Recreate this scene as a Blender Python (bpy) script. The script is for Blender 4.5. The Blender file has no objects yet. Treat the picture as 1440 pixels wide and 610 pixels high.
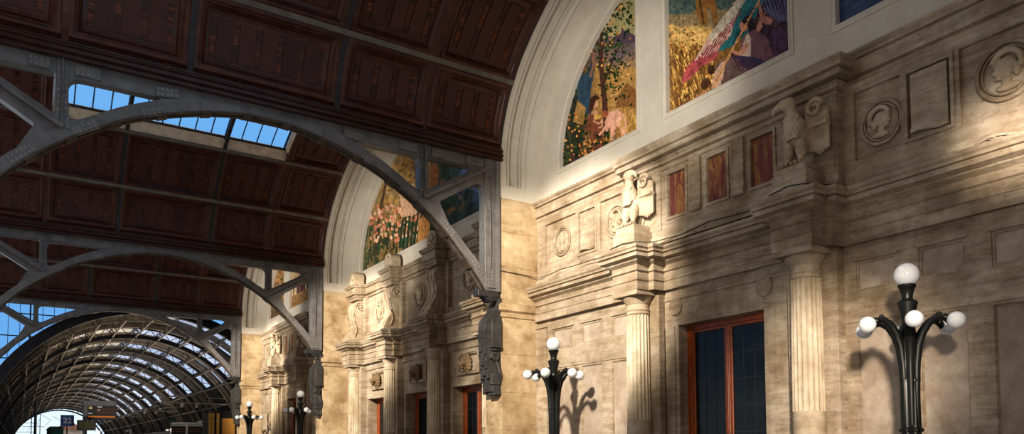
import bpy, bmesh, math, random
from mathutils import Vector, Matrix
random.seed(7)
S = bpy.context.scene
COL = S.collection
D2R = math.pi/180
sin, cos, pi = math.sin, math.cos, math.pi

# ------------------------------------------------------------------ layout (metres)
EYE = 1.65
P = 17.05                 # bay pitch along the hall (Y)
F = [20.4, 37.45, 54.5]   # faces of the three iron arches / piers towards the camera
XP, XW = 12.8, 14.3       # pier face, wall face
XM = 5.35                 # middle of the hall
XL = -2.08                # left end of the hall
CA, CB = 12.5, 29.45      # middles of the first and second bay
VA, VB, VZ = 8.02, 5.35, 10.85   # vault half span, rise, springing

# ------------------------------------------------------------------ camera
FPX = 1069.35; YAW = -0.5743; PIT = 0.0549; ROLL = -0.0043; CY = 570.15
fx, fy = sin(-YAW), cos(YAW)
fwd = Vector((fx*cos(PIT), fy*cos(PIT), sin(PIT)))
rgt = Vector((fy, -fx, 0)); upv = rgt.cross(fwd)
r2 = rgt*cos(ROLL) + upv*sin(ROLL); u2 = upv*cos(ROLL) - rgt*sin(ROLL)
cam_d = bpy.data.cameras.new('camera'); cam = bpy.data.objects.new('camera', cam_d); COL.objects.link(cam)
M = Matrix((r2, u2, -fwd)).transposed().to_4x4(); M.translation = Vector((0, 0, EYE))
cam.matrix_world = M
cam_d.sensor_width = 36; cam_d.lens = FPX*36/1440; cam_d.shift_y = (CY-305)/1440
cam_d.clip_end = 2000
S.camera = cam

def on_wall(px, py, X):
    """measured photo point -> place on the plane x = X"""
    d = fwd + r2*((px-720)/FPX) - u2*((py-CY)/FPX)
    t = X/d.x
    return Vector((0, 0, EYE)) + d*t

# ------------------------------------------------------------------ mesh builder
class MB:
    def __init__(s): s.v = []; s.f = []; s.m = []; s.c = []; s.mi = 0; s.col = None; s.sm = []; s.smooth = False
    def add(s, vs, fs):
        b = len(s.v); s.v += [tuple(v) for v in vs]
        for f in fs:
            s.f.append([b+i for i in f]); s.m.append(s.mi); s.c.append(s.col); s.sm.append(s.smooth)
    def box(s, x0, x1, y0, y1, z0, z1):
        x0, x1 = min(x0, x1), max(x0, x1); y0, y1 = min(y0, y1), max(y0, y1); z0, z1 = min(z0, z1), max(z0, z1)
        s.add([(x0,y0,z0),(x1,y0,z0),(x1,y1,z0),(x0,y1,z0),(x0,y0,z1),(x1,y0,z1),(x1,y1,z1),(x0,y1,z1)],
              [(0,3,2,1),(4,5,6,7),(0,1,5,4),(1,2,6,5),(2,3,7,6),(3,0,4,7)])
    def bbox(s, x0, x1, y0, y1, z0, z1, b=.01):
        """box with chamfered edges"""
        bm = bmesh.new(); bmesh.ops.create_cube(bm, size=1)
        for v in bm.verts:
            v.co = Vector(((x0+x1)/2+v.co.x*abs(x1-x0), (y0+y1)/2+v.co.y*abs(y1-y0), (z0+z1)/2+v.co.z*abs(z1-z0)))
        bmesh.ops.bevel(bm, geom=bm.edges[:], offset=b, segments=1, affect='EDGES')
        s.bm(bm)
    def bm(s, bm):
        bm.verts.ensure_lookup_table(); bm.verts.index_update()
        s.add([v.co[:] for v in bm.verts], [[v.index for v in f.verts] for f in bm.faces]); bm.free()
    def prism(s, poly, axis, a0, a1):
        """closed 2D outline extruded along an axis; poly in the two remaining axes in order"""
        n = len(poly)
        def q(p, a):
            return {'x': (a, p[0], p[1]), 'y': (p[0], a, p[1]), 'z': (p[0], p[1], a)}[axis]
        vs = [q(p, a0) for p in poly] + [q(p, a1) for p in poly]
        fs = [tuple(range(n))[::-1], tuple(range(n, 2*n))] + [(i, (i+1) % n, n+(i+1) % n, n+i) for i in range(n)]
        s.add(vs, fs)
    def strip(s, lo, hi, axis, a0, a1):
        """band between two matching 2D curves, extruded along axis"""
        n = len(lo)
        def q(p, a):
            return {'x': (a, p[0], p[1]), 'y': (p[0], a, p[1]), 'z': (p[0], p[1], a)}[axis]
        vs = [q(p, a0) for p in lo]+[q(p, a0) for p in hi]+[q(p, a1) for p in lo]+[q(p, a1) for p in hi]
        fs = []
        for i in range(n-1):
            fs += [(i, i+1, n+i+1, n+i), (2*n+i, 3*n+i, 3*n+i+1, 2*n+i+1), (i, 2*n+i, 2*n+i+1, i+1), (n+i, n+i+1, 3*n+i+1, 3*n+i)]
        fs += [(0, n, 3*n, 2*n), (n-1, 3*n-1, 4*n-1, 2*n-1)]
        s.add(vs, fs)
    def lathe(s, prof, c=(0, 0, 0), n=24, mod=None):
        vs = []
        for (r, z) in prof:
            for i in range(n):
                a = 2*pi*i/n; rr = r*(mod(a, z) if mod else 1)
                vs.append((c[0]+rr*cos(a), c[1]+rr*sin(a), c[2]+z))
        k = len(prof); fs = []
        for j in range(k-1):
            for i in range(n):
                fs.append((j*n+i, j*n+(i+1) % n, (j+1)*n+(i+1) % n, (j+1)*n+i))
        fs += [tuple(range(n))[::-1], tuple(range((k-1)*n, k*n))]
        s.add(vs, fs)
    def tube(s, pts, r, n=8, closed=False):
        pts = [Vector(p) for p in pts]; k = len(pts)
        rs = r if isinstance(r, (list, tuple)) else [r]*k
        vs = []; prev = None
        for i, p in enumerate(pts):
            a = pts[i-1] if (i > 0 or closed) else pts[i]; b = pts[(i+1) % k] if (i < k-1 or closed) else pts[i]
            t = (b-a).normalized() if (b-a).length > 1e-9 else Vector((0, 0, 1))
            if prev is None:
                prev = t.orthogonal().normalized()
            u = (prev - t*prev.dot(t))
            u = u.normalized() if u.length > 1e-6 else t.orthogonal().normalized()
            prev = u; w = t.cross(u)
            for j in range(n):
                q = 2*pi*j/n; vs.append(p + (u*cos(q)+w*sin(q))*rs[i])
        fs = []
        for i in range(k if closed else k-1):
            for j in range(n):
                i2 = (i+1) % k
                fs.append((i*n+j, i*n+(j+1) % n, i2*n+(j+1) % n, i2*n+j))
        if not closed: fs += [tuple(range(n))[::-1], tuple(range((k-1)*n, k*n))]
        s.add(vs, fs)
    def ball(s, c, r, n=2, rot=None):
        bm = bmesh.new(); bmesh.ops.create_icosphere(bm, subdivisions=n, radius=1)
        R = rot.to_3x3() if rot else Matrix.Identity(3)
        if not isinstance(r, (tuple, list)): r = (r, r, r)
        for v in bm.verts:
            v.co = Vector(c) + R @ Vector((v.co.x*r[0], v.co.y*r[1], v.co.z*r[2]))
        s.bm(bm)
    def grid(s, fn, us, vs):
        n = len(vs); pts = [fn(u, v) for u in us for v in vs]
        s.add(pts, [(i*n+j, i*n+j+1, (i+1)*n+j+1, (i+1)*n+j) for i in range(len(us)-1) for j in range(n-1)])
    def sweep(s, path, prof, cap=True):
        """plan path (x,y) swept with a (projection, z) profile; outward = right-hand side seen along the path"""
        k = len(path); offs = []
        for i, p in enumerate(path):
            ns = []
            for a, b in ((i-1, i), (i, i+1)):
                if 0 <= a and b < k:
                    dx, dy = path[b][0]-path[a][0], path[b][1]-path[a][1]; l = math.hypot(dx, dy)
                    ns.append(Vector((dy/l, -dx/l)))
            if len(ns) == 1: offs.append(ns[0])
            else: offs.append((ns[0]+ns[1])/(1+ns[0].dot(ns[1])))
        m = len(prof); vs = []
        for p, o in zip(path, offs):
            for (d, z) in prof: vs.append((p[0]+o.x*d, p[1]+o.y*d, z))
        fs = [(i*m+j, i*m+j+1, (i+1)*m+j+1, (i+1)*m+j) for i in range(k-1) for j in range(m-1)]
        if cap: fs += [tuple(range(m)), tuple(range((k-1)*m, k*m))[::-1]]
        s.add(vs, fs)
    def build(s, name, mats, parent=None, smooth=False, angle=None):
        vs = s.v
        if parent is not None:
            o0 = BASE[parent.name]
        else:
            xs = [v[0] for v in vs]; ys = [v[1] for v in vs]; zs = [v[2] for v in vs]
            o0 = Vector(((min(xs)+max(xs))/2, (min(ys)+max(ys))/2, min(zs)))
        me = bpy.data.meshes.new(name)
        me.from_pydata([(v[0]-o0.x, v[1]-o0.y, v[2]-o0.z) for v in vs], [], s.f)
        if not isinstance(mats, (list, tuple)): mats = [mats]
        for m in mats: me.materials.append(m)
        for i, p in enumerate(me.polygons):
            p.material_index = s.m[i]; p.use_smooth = smooth or s.sm[i]
        if any(c is not None for c in s.c):
            at = me.color_attributes.new('Col', 'FLOAT_COLOR', 'CORNER')
            for p, c in zip(me.polygons, s.c):
                c = c or (.5, .5, .5)
                for li in p.loop_indices: at.data[li].color = (c[0], c[1], c[2], 1)
        bm = bmesh.new(); bm.from_mesh(me); bmesh.ops.recalc_face_normals(bm, faces=bm.faces); bm.to_mesh(me); bm.free()
        if smooth and angle: me.set_sharp_from_angle(angle=angle*D2R)
        o = bpy.data.objects.new(name, me); COL.objects.link(o)
        if parent is not None: o.parent = parent
        else: o.location = o0
        BASE[o.name] = o0
        return o

BASE = {}
def finish_mesh(o, name, mat, parent=None, smooth=True):
    """apply an object's modifiers / curve to a mesh object"""
    dg = bpy.context.evaluated_depsgraph_get(); dg.update()
    me = bpy.data.meshes.new_from_object(o.evaluated_get(dg))
    me.name = name; me.materials.clear(); me.materials.append(mat)
    for p in me.polygons: p.use_smooth = smooth; p.material_index = 0
    n = bpy.data.objects.new(name, me); COL.objects.link(n)
    old = o.data; isc = o.type
    bpy.data.objects.remove(o)
    (bpy.data.meshes if isc == 'MESH' else bpy.data.curves).remove(old)
    b = BASE[parent.name] if parent else None
    if parent:
        for v in me.vertices: v.co -= b
        n.parent = parent
    else:
        xs = [v.co for v in me.vertices]
        b = Vector(((min(v.x for v in xs)+max(v.x for v in xs))/2, (min(v.y for v in xs)+max(v.y for v in xs))/2, min(v.z for v in xs)))
        for v in me.vertices: v.co -= b
        n.location = b
    BASE[n.name] = Vector(b)
    return n

def blob(mb, name, mat, parent=None, voxel=.02, sm=3):
    me = bpy.data.meshes.new('tmp'); me.from_pydata(mb.v, [], mb.f); o = bpy.data.objects.new('tmp', me); COL.objects.link(o)
    bm = bmesh.new(); bm.from_mesh(me); bmesh.ops.recalc_face_normals(bm, faces=bm.faces); bm.to_mesh(me); bm.free()
    r = o.modifiers.new('r', 'REMESH'); r.mode = 'VOXEL'; r.voxel_size = voxel
    q = o.modifiers.new('s', 'SMOOTH'); q.iterations = sm; q.factor = .5
    return finish_mesh(o, name, mat, parent)

def filled(splines, axis, a0, a1, name, mat, parent=None):
    """flat plate with holes (first outline, then holes), extruded between a0 and a1 along axis"""
    cu = bpy.data.curves.new('tmp', 'CURVE'); cu.dimensions = '2D'; cu.fill_mode = 'BOTH'; cu.extrude = abs(a1-a0)/2
    for pl in splines:
        sp = cu.splines.new('POLY'); sp.points.add(len(pl)-1); sp.use_cyclic_u = True
        for i, p in enumerate(pl): sp.points[i].co = (p[0], p[1], 0, 1)
    o = bpy.data.objects.new('tmp', cu); COL.objects.link(o)
    n = finish_mesh(o, name, mat, None, smooth=False)
    me = n.data; off = BASE[n.name]; mid = (a0+a1)/2
    b = BASE[parent.name] if parent else None
    for v in me.vertices:
        p = v.co+off
        v.co = Vector((mid+p.z, p.x, p.y)) if axis == 'x' else Vector((p.x, mid+p.z, p.y))
    if b is None:
        xs = [v.co.copy() for v in me.vertices]
        b = Vector(((min(v.x for v in xs)+max(v.x for v in xs))/2, (min(v.y for v in xs)+max(v.y for v in xs))/2, min(v.z for v in xs)))
        n.location = b
    else:
        n.parent = parent; n.location = (0, 0, 0)
    for v in me.vertices: v.co -= b
    BASE[n.name] = Vector(b)
    bm = bmesh.new(); bm.from_mesh(me); bmesh.ops.recalc_face_normals(bm, faces=bm.faces); bm.to_mesh(me); bm.free()
    return n

def tag(o, label, cat, group=None, kind=None):
    o['label'] = label; o['category'] = cat
    if group: o['group'] = group
    if kind: o['kind'] = kind
    return o
def struct(o): o['kind'] = 'structure'; return o
def thing(name, label, cat, loc=(0, 0, 0), group=None):
    o = bpy.data.objects.new(name, None); COL.objects.link(o); o.location = loc; o.empty_display_size = .2
    BASE[o.name] = Vector(loc); tag(o, label, cat, group); return o
def sgroup(name, loc=(0, 0, 0)):
    o = bpy.data.objects.new(name, None); COL.objects.link(o); o.location = loc; BASE[o.name] = Vector(loc); struct(o); return o
def dup(o, dy=0, label=None, dx=0, dz=0, parent=None, top=True):
    c = o.copy(); COL.objects.link(c)
    if top: c.location = o.location + Vector((dx, dy, dz))
    if parent is not None: c.parent = parent
    if label: c['label'] = label
    for ch in list(o.children): dup(ch, parent=c, top=False)
    return c
def lin(*c): return tuple(((x/255) / 12.92 if x/255 <= .04045 else ((x/255+.055)/1.055)**2.4) for x in c)

# ------------------------------------------------------------------ materials
class NT:
    def __init__(s, name):
        s.m = bpy.data.materials.new(name); s.m.use_nodes = True; s.t = s.m.node_tree; s.n = s.t.nodes; s.l = s.t.links
        s.b = s.n['Principled BSDF']
    def node(s, t, **k):
        n = s.n.new(t)
        for a, v in k.items(): setattr(n, a, v)
        return n
    def coords(s, scale=(1, 1, 1), rnd=True):
        tc = s.node('ShaderNodeTexCoord'); mp = s.node('ShaderNodeMapping'); mp.inputs['Scale'].default_value = scale
        if rnd:
            oi = s.node('ShaderNodeObjectInfo'); ml = s.node('ShaderNodeMath', operation='MULTIPLY'); ml.inputs[1].default_value = 37.
            s.l.new(oi.outputs['Random'], ml.inputs[0])
            ad = s.node('ShaderNodeVectorMath', operation='ADD'); s.l.new(tc.outputs['Object'], ad.inputs[0]); s.l.new(ml.outputs[0], ad.inputs[1])
            s.l.new(ad.outputs[0], mp.inputs['Vector'])
        else: s.l.new(tc.outputs['Object'], mp.inputs['Vector'])
        return mp.outputs[0]
    def noise(s, vec, scale, detail=6, rough=.6, dist=0):
        n = s.node('ShaderNodeTexNoise'); n.inputs['Scale'].default_value = scale; n.inputs['Detail'].default_value = detail
        n.inputs['Roughness'].default_value = rough; n.inputs['Distortion'].default_value = dist
        s.l.new(vec, n.inputs['Vector']); return n.outputs['Fac']
    def ramp(s, fac, stops):
        r = s.node('ShaderNodeValToRGB'); e = r.color_ramp.elements
        while len(e) < len(stops): e.new(.5)
        for q, (p, c) in zip(e, stops):
            q.position = p; q.color = (c[0], c[1], c[2], 1) if isinstance(c, tuple) else (c, c, c, 1)
        s.l.new(fac, r.inputs['Fac']); return r.outputs['Color']
    def mul(s, a, b, fac=1.):
        m = s.node('ShaderNodeMix', data_type='RGBA', blend_type='MULTIPLY'); m.inputs['Factor'].default_value = fac
        s.l.new(a, m.inputs['A']); s.l.new(b, m.inputs['B']); return m.outputs['Result']
    def mix(s, f, a, b):
        m = s.node('ShaderNodeMix', data_type='RGBA'); s.l.new(f, m.inputs['Factor']); s.l.new(a, m.inputs['A']); s.l.new(b, m.inputs['B']); return m.outputs['Result']
    def base(s, c): s.l.new(c, s.b.inputs['Base Color'])
    def bump(s, h, st=.3, d=.02):
        b = s.node('ShaderNodeBump'); b.inputs['Strength'].default_value = st; b.inputs['Distance'].default_value = d
        s.l.new(h, b.inputs['Height']); s.l.new(b.outputs[0], s.b.inputs['Normal'])
    def rough(s, v): s.b.inputs['Roughness'].default_value = v
    def spec(s, v): s.b.inputs['Specular IOR Level'].default_value = v

def stone(name, cs, stretch=(.55, .55, 5.), stain=.7, pits=.5, sc=1., mot=.55):
    t = NT(name)
    a = t.noise(t.coords(tuple(x*sc for x in stretch)), 1.6, 9, .68, .4)
    c = t.ramp(a, [(.28, cs[0]), (.5, cs[1]), (.74, cs[2])])
    b = t.noise(t.coords((.5, .5, .38)), 1.5, 5, .6)
    c = t.mul(c, t.ramp(b, [(.34, (.44, .36, .26)), (.6, (1., 1., 1.))]), stain)
    g = t.noise(t.coords((1.2, 1.2, 1.2)), 3, 7, .7)
    c = t.mul(c, t.ramp(g, [(.3, (.62, .53, .43)), (.55, (1., 1., 1.))]), mot)
    p = t.noise(t.coords((4.2, 4.2, 16)), 2.2, 4, .7)
    pm = t.ramp(p, [(.33, .25), (.42, 1.)])
    c = t.mul(c, pm, pits)
    t.base(c); t.rough(.75); t.spec(.3); t.bump(pm, .35, .01)
    return t.m
trav = stone('travertine', [(.29, .235, .175), (.46, .385, .30), (.62, .54, .44)], (.6, .6, 4.2), .75, .6)
trav_w = stone('warm_travertine', [(.33, .235, .14), (.57, .44, .29), (.69, .57, .41)], (.8, .8, 1.2), .75, .35)
plas = stone('panel_plaster', [(.36, .29, .235), (.50, .425, .36), (.59, .52, .455)], (.8, .8, .8), .5, .15)
fluted = stone('column_marble', [(.42, .34, .25), (.66, .57, .44), (.78, .71, .60)], (2.6, 2.6, .45), .6, .25)
carve = stone('carved_stone', [(.33, .265, .19), (.53, .44, .335), (.66, .575, .46)], (1, 1, 1.5), .5, .25)
white = stone('white_plaster', [(.60, .56, .49), (.66, .62, .55), (.70, .66, .59)], (.4, .4, .4), .14, .0, 1., .15)
rel_d = stone('weathered_relief', [(.11, .075, .045), (.24, .165, .10), (.36, .27, .18)], (1, 1, 1), .6, .3)
def simple(name, col, rough=.5, metal=0., var=.5, sc=4., bump=.1, spec=.5):
    t = NT(name); n = t.noise(t.coords(), sc, 6, .65)
    t.base(t.ramp(n, [(.3, tuple(x*(1-var) for x in col)), (.7, tuple(min(1, x*(1+var*.6)) for x in col))]))
    t.rough(rough); t.b.inputs['Metallic'].default_value = metal; t.spec(spec)
    if bump: t.bump(n, bump, .01)
    return t.m
iron = simple('grey_painted_iron', (.165, .162, .165), .40, .15, .35, 2.5, .08)
rivetm = simple('rivet_iron', (.27, .265, .26), .35, .2, .3, 2.5, 0)
iron_r = simple('rusty_iron', (.085, .062, .046), .6, .1, .6, 5, .15)
iron_d = simple('dark_iron', (.045, .045, .05), .45, .3, .4, 3, .08)
corb = simple('grey_cast_iron', (.060, .058, .058), .6, .1, .45, 3, .12, .3)
lampm = simple('black_green_lamp_iron', (.010, .0115, .011), .36, .2, .4, 6, .05)
wood_f = simple('dark_red_wood', (.078, .022, .0155), .36, 0, .6, 3, .1)
wood_b = simple('board_wood', (.050, .017, .017), .55, 0, .5, 5, .12)
wood_k = simple('block_wood', (.17, .042, .014), .5, 0, .75, 7, .1)
wood_m = simple('brown_moulding_wood', (.060, .026, .018), .32, 0, .5, 3, .05)
ribm = simple('grey_ceiling_rib', (.16, .145, .13), .6, 0, .4, 3, .05)
doorw = simple('orange_brown_door_wood', (.30, .066, .010), .4, 0, .5, 6, .08)
floorm = simple('platform_paving', (.30, .27, .23), .6, 0, .3, .6, .02)
dark = simple('dark_cladding', (.010, .0095, .0095), .6, 0, .4, 2, .05)
shed_i = simple('brown_shed_steel', (.20, .165, .13), .55, .1, .5, 3, .1)
beige = simple('skylight_curb_paint', (.68, .58, .46), .6, 0, .3, 3, .05)
black = simple('black_casing', (.012, .012, .014), .4, 0, .2, 4, 0)
grey = simple('grey_casing', (.11, .115, .13), .4, 0, .2, 4, 0)
yellow = simple('yellow_kiosk_panel', (.62, .36, .09), .5, 0, .12, 1.5, 0)
tealm = simple('teal_sheet', (.01, .16, .13), .5, 0, .3, 2, 0)
bluem = simple('blue_sign_enamel', (.006, .05, .22), .4, 0, .15, 2, 0)
whitem = simple('pale_grey_paint', (.55, .56, .56), .5, 0, .2, 3, 0)
creamm = simple('cream_house_wall', (.55, .42, .30), .8, 0, .3, .5, 0)
redm = simple('red_paint', (.5, .03, .02), .5, 0, .1, 3, 0)
cablem = simple('black_cable', (.03, .025, .02), .6, 0, .2, 3, 0)
digit = simple('grey_white_lettering', (.42, .47, .50), .5, 0, .1, 3, 0)

def island_wood(name, stops, rough=.5):
    t = NT(name); g = t.node('ShaderNodeNewGeometry'); n = t.noise(t.coords(), 9, 6, .65)
    c = t.ramp(g.outputs['Random Per Island'], stops); t.base(t.mul(c, t.ramp(n, [(.3, .45), (.65, 1.)]), .9)); t.rough(rough); t.bump(n, .12, .01); return t.m
wood_k = island_wood('block_wood', [(0., (.045, .013, .010)), (.5, (.10, .026, .014)), (.85, (.17, .044, .018)), (1., (.26, .07, .024))])
wood_b = island_wood('board_wood', [(0., (.056, .017, .017)), (1., (.10, .030, .027))], .55)
def globe_mat():
    t = NT('opal_glass'); t.b.inputs['Base Color'].default_value = (.60, .61, .63, 1); t.rough(.08)
    t.b.inputs['Coat Weight'].default_value = .6; t.b.inputs['Coat Roughness'].default_value = .03
    t.b.inputs['Emission Color'].default_value = (1, 1, 1, 1); t.b.inputs['Emission Strength'].default_value = .03
    return t.m
opal = globe_mat()
def marble_mat():
    t = NT('red_yellow_marble')
    a = t.noise(t.coords((3, 3, .7)), 1.3, 6, .6, 1.2); b = t.noise(t.coords((6, 6, 6)), 3, 8, .7)
    c = t.ramp(a, [(.36, (.17, .055, .05)), (.5, (.26, .085, .07)), (.56, (.42, .24, .07)), (.62, (.30, .10, .08)), (.75, (.16, .055, .055))])
    c = t.mul(c, t.ramp(b, [(.35, .45), (.6, 1.)]), .8)
    t.base(c); t.rough(.35); return t.m
marble = marble_mat()
def glass_dark():
    t = NT('dark_window_glass')
    n = t.noise(t.coords(), 1.3, 3, .5)
    t.base(t.ramp(n, [(.35, (.003, .005, .006)), (.7, (.010, .015, .018))])); t.rough(.16); t.spec(.3)
    w = t.noise(t.coords(), 5, 3, .5); t.bump(w, .25, .02); return t.m
dglass = glass_dark()
def clear_glass(name='clear_roof_glass', tr=.93, tint=(.93, .97, 1.)):
    t = NT(name); t.n.remove(t.b); out = t.n['Material Output']
    a = t.node('ShaderNodeBsdfTransparent'); a.inputs[0].default_value = (*tint, 1)
    g = t.node('ShaderNodeBsdfGlossy'); g.inputs['Roughness'].default_value = .08; g.inputs['Color'].default_value = (.8, .85, .9, 1)
    m = t.node('ShaderNodeMixShader'); m.inputs[0].default_value = 1-tr
    t.l.new(a.outputs[0], m.inputs[1]); t.l.new(g.outputs[0], m.inputs[2]); t.l.new(m.outputs[0], out.inputs[0]); return t.m
cglass = clear_glass()
def translucent(name, col, tr):
    t = NT(name); t.n.remove(t.b); out = t.n['Material Output']
    tc = t.coords((1, 1, 1), False)
    n = t.noise(tc, 1.3, 4, .6); c = t.ramp(n, [(.3, tuple(x*.6 for x in col)), (.7, col)])
    a = t.node('ShaderNodeBsdfTranslucent'); b = t.node('ShaderNodeBsdfTransparent'); d = t.node('ShaderNodeBsdfDiffuse')
    t.l.new(c, a.inputs[0]); t.l.new(c, b.inputs[0]); t.l.new(c, d.inputs[0])
    m = t.node('ShaderNodeMixShader'); m.inputs[0].default_value = tr; m2 = t.node('ShaderNodeMixShader'); m2.inputs[0].default_value = .25
    t.l.new(a.outputs[0], m2.inputs[1]); t.l.new(d.outputs[0], m2.inputs[2])
    t.l.new(m2.outputs[0], m.inputs[1]); t.l.new(b.outputs[0], m.inputs[2]); t.l.new(m.outputs[0], out.inputs[0]); return t.m
glaz = translucent('ribbed_shed_glazing', (.92, .92, 1.), .40)
glaz_w = translucent('cream_shed_glazing', (.86, .72, .54), .2)  # cream tint, used left of the crown and on it in the first bay
def mural_mat():
    t = NT('painted_tile_mural')
    at = t.node('ShaderNodeVertexColor'); at.layer_name = 'Col'
    n = t.noise(t.coords((1, 1, 1)), 5, 8, .75); c = t.mul(at.outputs['Color'], t.ramp(n, [(.30, (.42, .40, .38)), (.60, (1.15, 1.1, 1.05))]), .8)
    # tile joints
    tc = t.node('ShaderNodeTexCoord'); sp = t.node('ShaderNodeSeparateXYZ'); t.l.new(tc.outputs['Object'], sp.inputs[0])
    fs = []
    for ax in ('Y', 'Z'):
        m = t.node('ShaderNodeMath', operation='MULTIPLY'); m.inputs[1].default_value = 2.6; t.l.new(sp.outputs[ax], m.inputs[0])
        f = t.node('ShaderNodeMath', operation='FRACT'); t.l.new(m.outputs[0], f.inputs[0])
        g = t.node('ShaderNodeMath', operation='GREATER_THAN'); g.inputs[1].default_value = .03; t.l.new(f.outputs[0], g.inputs[0]); fs.append(g.outputs[0])
    mm = t.node('ShaderNodeMath', operation='MINIMUM'); t.l.new(fs[0], mm.inputs[0]); t.l.new(fs[1], mm.inputs[1])
    c = t.mul(c, t.ramp(mm.outputs[0], [(0., .55), (1., 1.)]), 1.)
    hs = t.node('ShaderNodeHueSaturation'); hs.inputs['Saturation'].default_value = .9; hs.inputs['Value'].default_value = 1.3; t.l.new(c, hs.inputs['Color'])
    t.base(hs.outputs['Color']); t.rough(.4); return t.m
muralm = mural_mat()
def emis(name, col, st):
    t = NT(name); t.b.inputs['Base Color'].default_value = (*[x*.3 for x in col], 1)
    t.b.inputs['Emission Color'].default_value = (*col, 1); t.b.inputs['Emission Strength'].default_value = st; return t.m
led_o = emis('orange_display_text', (1., .28, .03), .22)
led_w = emis('white_display_text', (.8, .85, 1.), .35)
led_y = emis('yellow_display_text', (1., .8, .3), .5)
lcd = simple('olive_display_face', (.045, .045, .008), .3, 0, .3, 3, 0)

# ================================================================== right-hand wall
def frame_grid(mb, ys, zs, holes, x0, x1):
    ys = sorted(ys); zs = sorted(zs)
    for i in range(len(ys)-1):
        for j in range(len(zs)-1):
            cy, cz = (ys[i]+ys[i+1])/2, (zs[j]+zs[j+1])/2
            if any(h[0] < cy < h[1] and h[2] < cz < h[3] for h in holes): continue
            mb.box(x0, x1, ys[i], ys[i+1], zs[j], zs[j+1])
def rim(mb, y0, y1, z0, z1, w, x0, x1):
    mb.box(x0, x1, y0, y0+w, z0, z1); mb.box(x0, x1, y1-w, y1, z0, z1)
    mb.box(x0, x1, y0+w, y1-w, z0, z0+w); mb.box(x0, x1, y0+w, y1-w, z1-w, z1)
ENT = [(0, 5.74), (.03, 5.74), (.03, 5.97), (.055, 5.985), (.055, 6.0), (.02, 6.01), (.02, 6.21), (.07, 6.235), (.07, 6.265), (.03, 6.275), (.03, 6.40), (.09, 6.44), (.14, 6.47), (.14, 6.50),
       (.28, 6.55), (.28, 6.64), (.25, 6.645), (.25, 6.665), (.31, 6.675), (.31, 6.73), (.35, 6.77), (.35, 6.84), (.06, 6.95), (0, 6.95)]
BELT = [(0, 9.06), (.04, 9.1), (.04, 9.15), (.0, 9.16), (.0, 9.195), (.10, 9.21), (.10, 9.5), (.06, 9.51), (.06, 9.54), (.14, 9.55), (.14, 9.6), (.19, 9.64), (.19, 9.70), (0, 9.76)]
TOPC = [(0, 8.86), (.05, 8.88), (.05, 8.97), (.0, 8.98), (.0, 9.01), (.10, 9.03), (.10, 9.1), (.16, 9.14), (.10, 9.15), (.10, 9.19), (.29, 9.2), (.29, 9.31), (.25, 9.315), (.25, 9.345), (.34, 9.36), (.34, 9.42), (.39, 9.48), (.39, 9.56), (.1, 9.66), (0, 9.66)]

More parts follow.
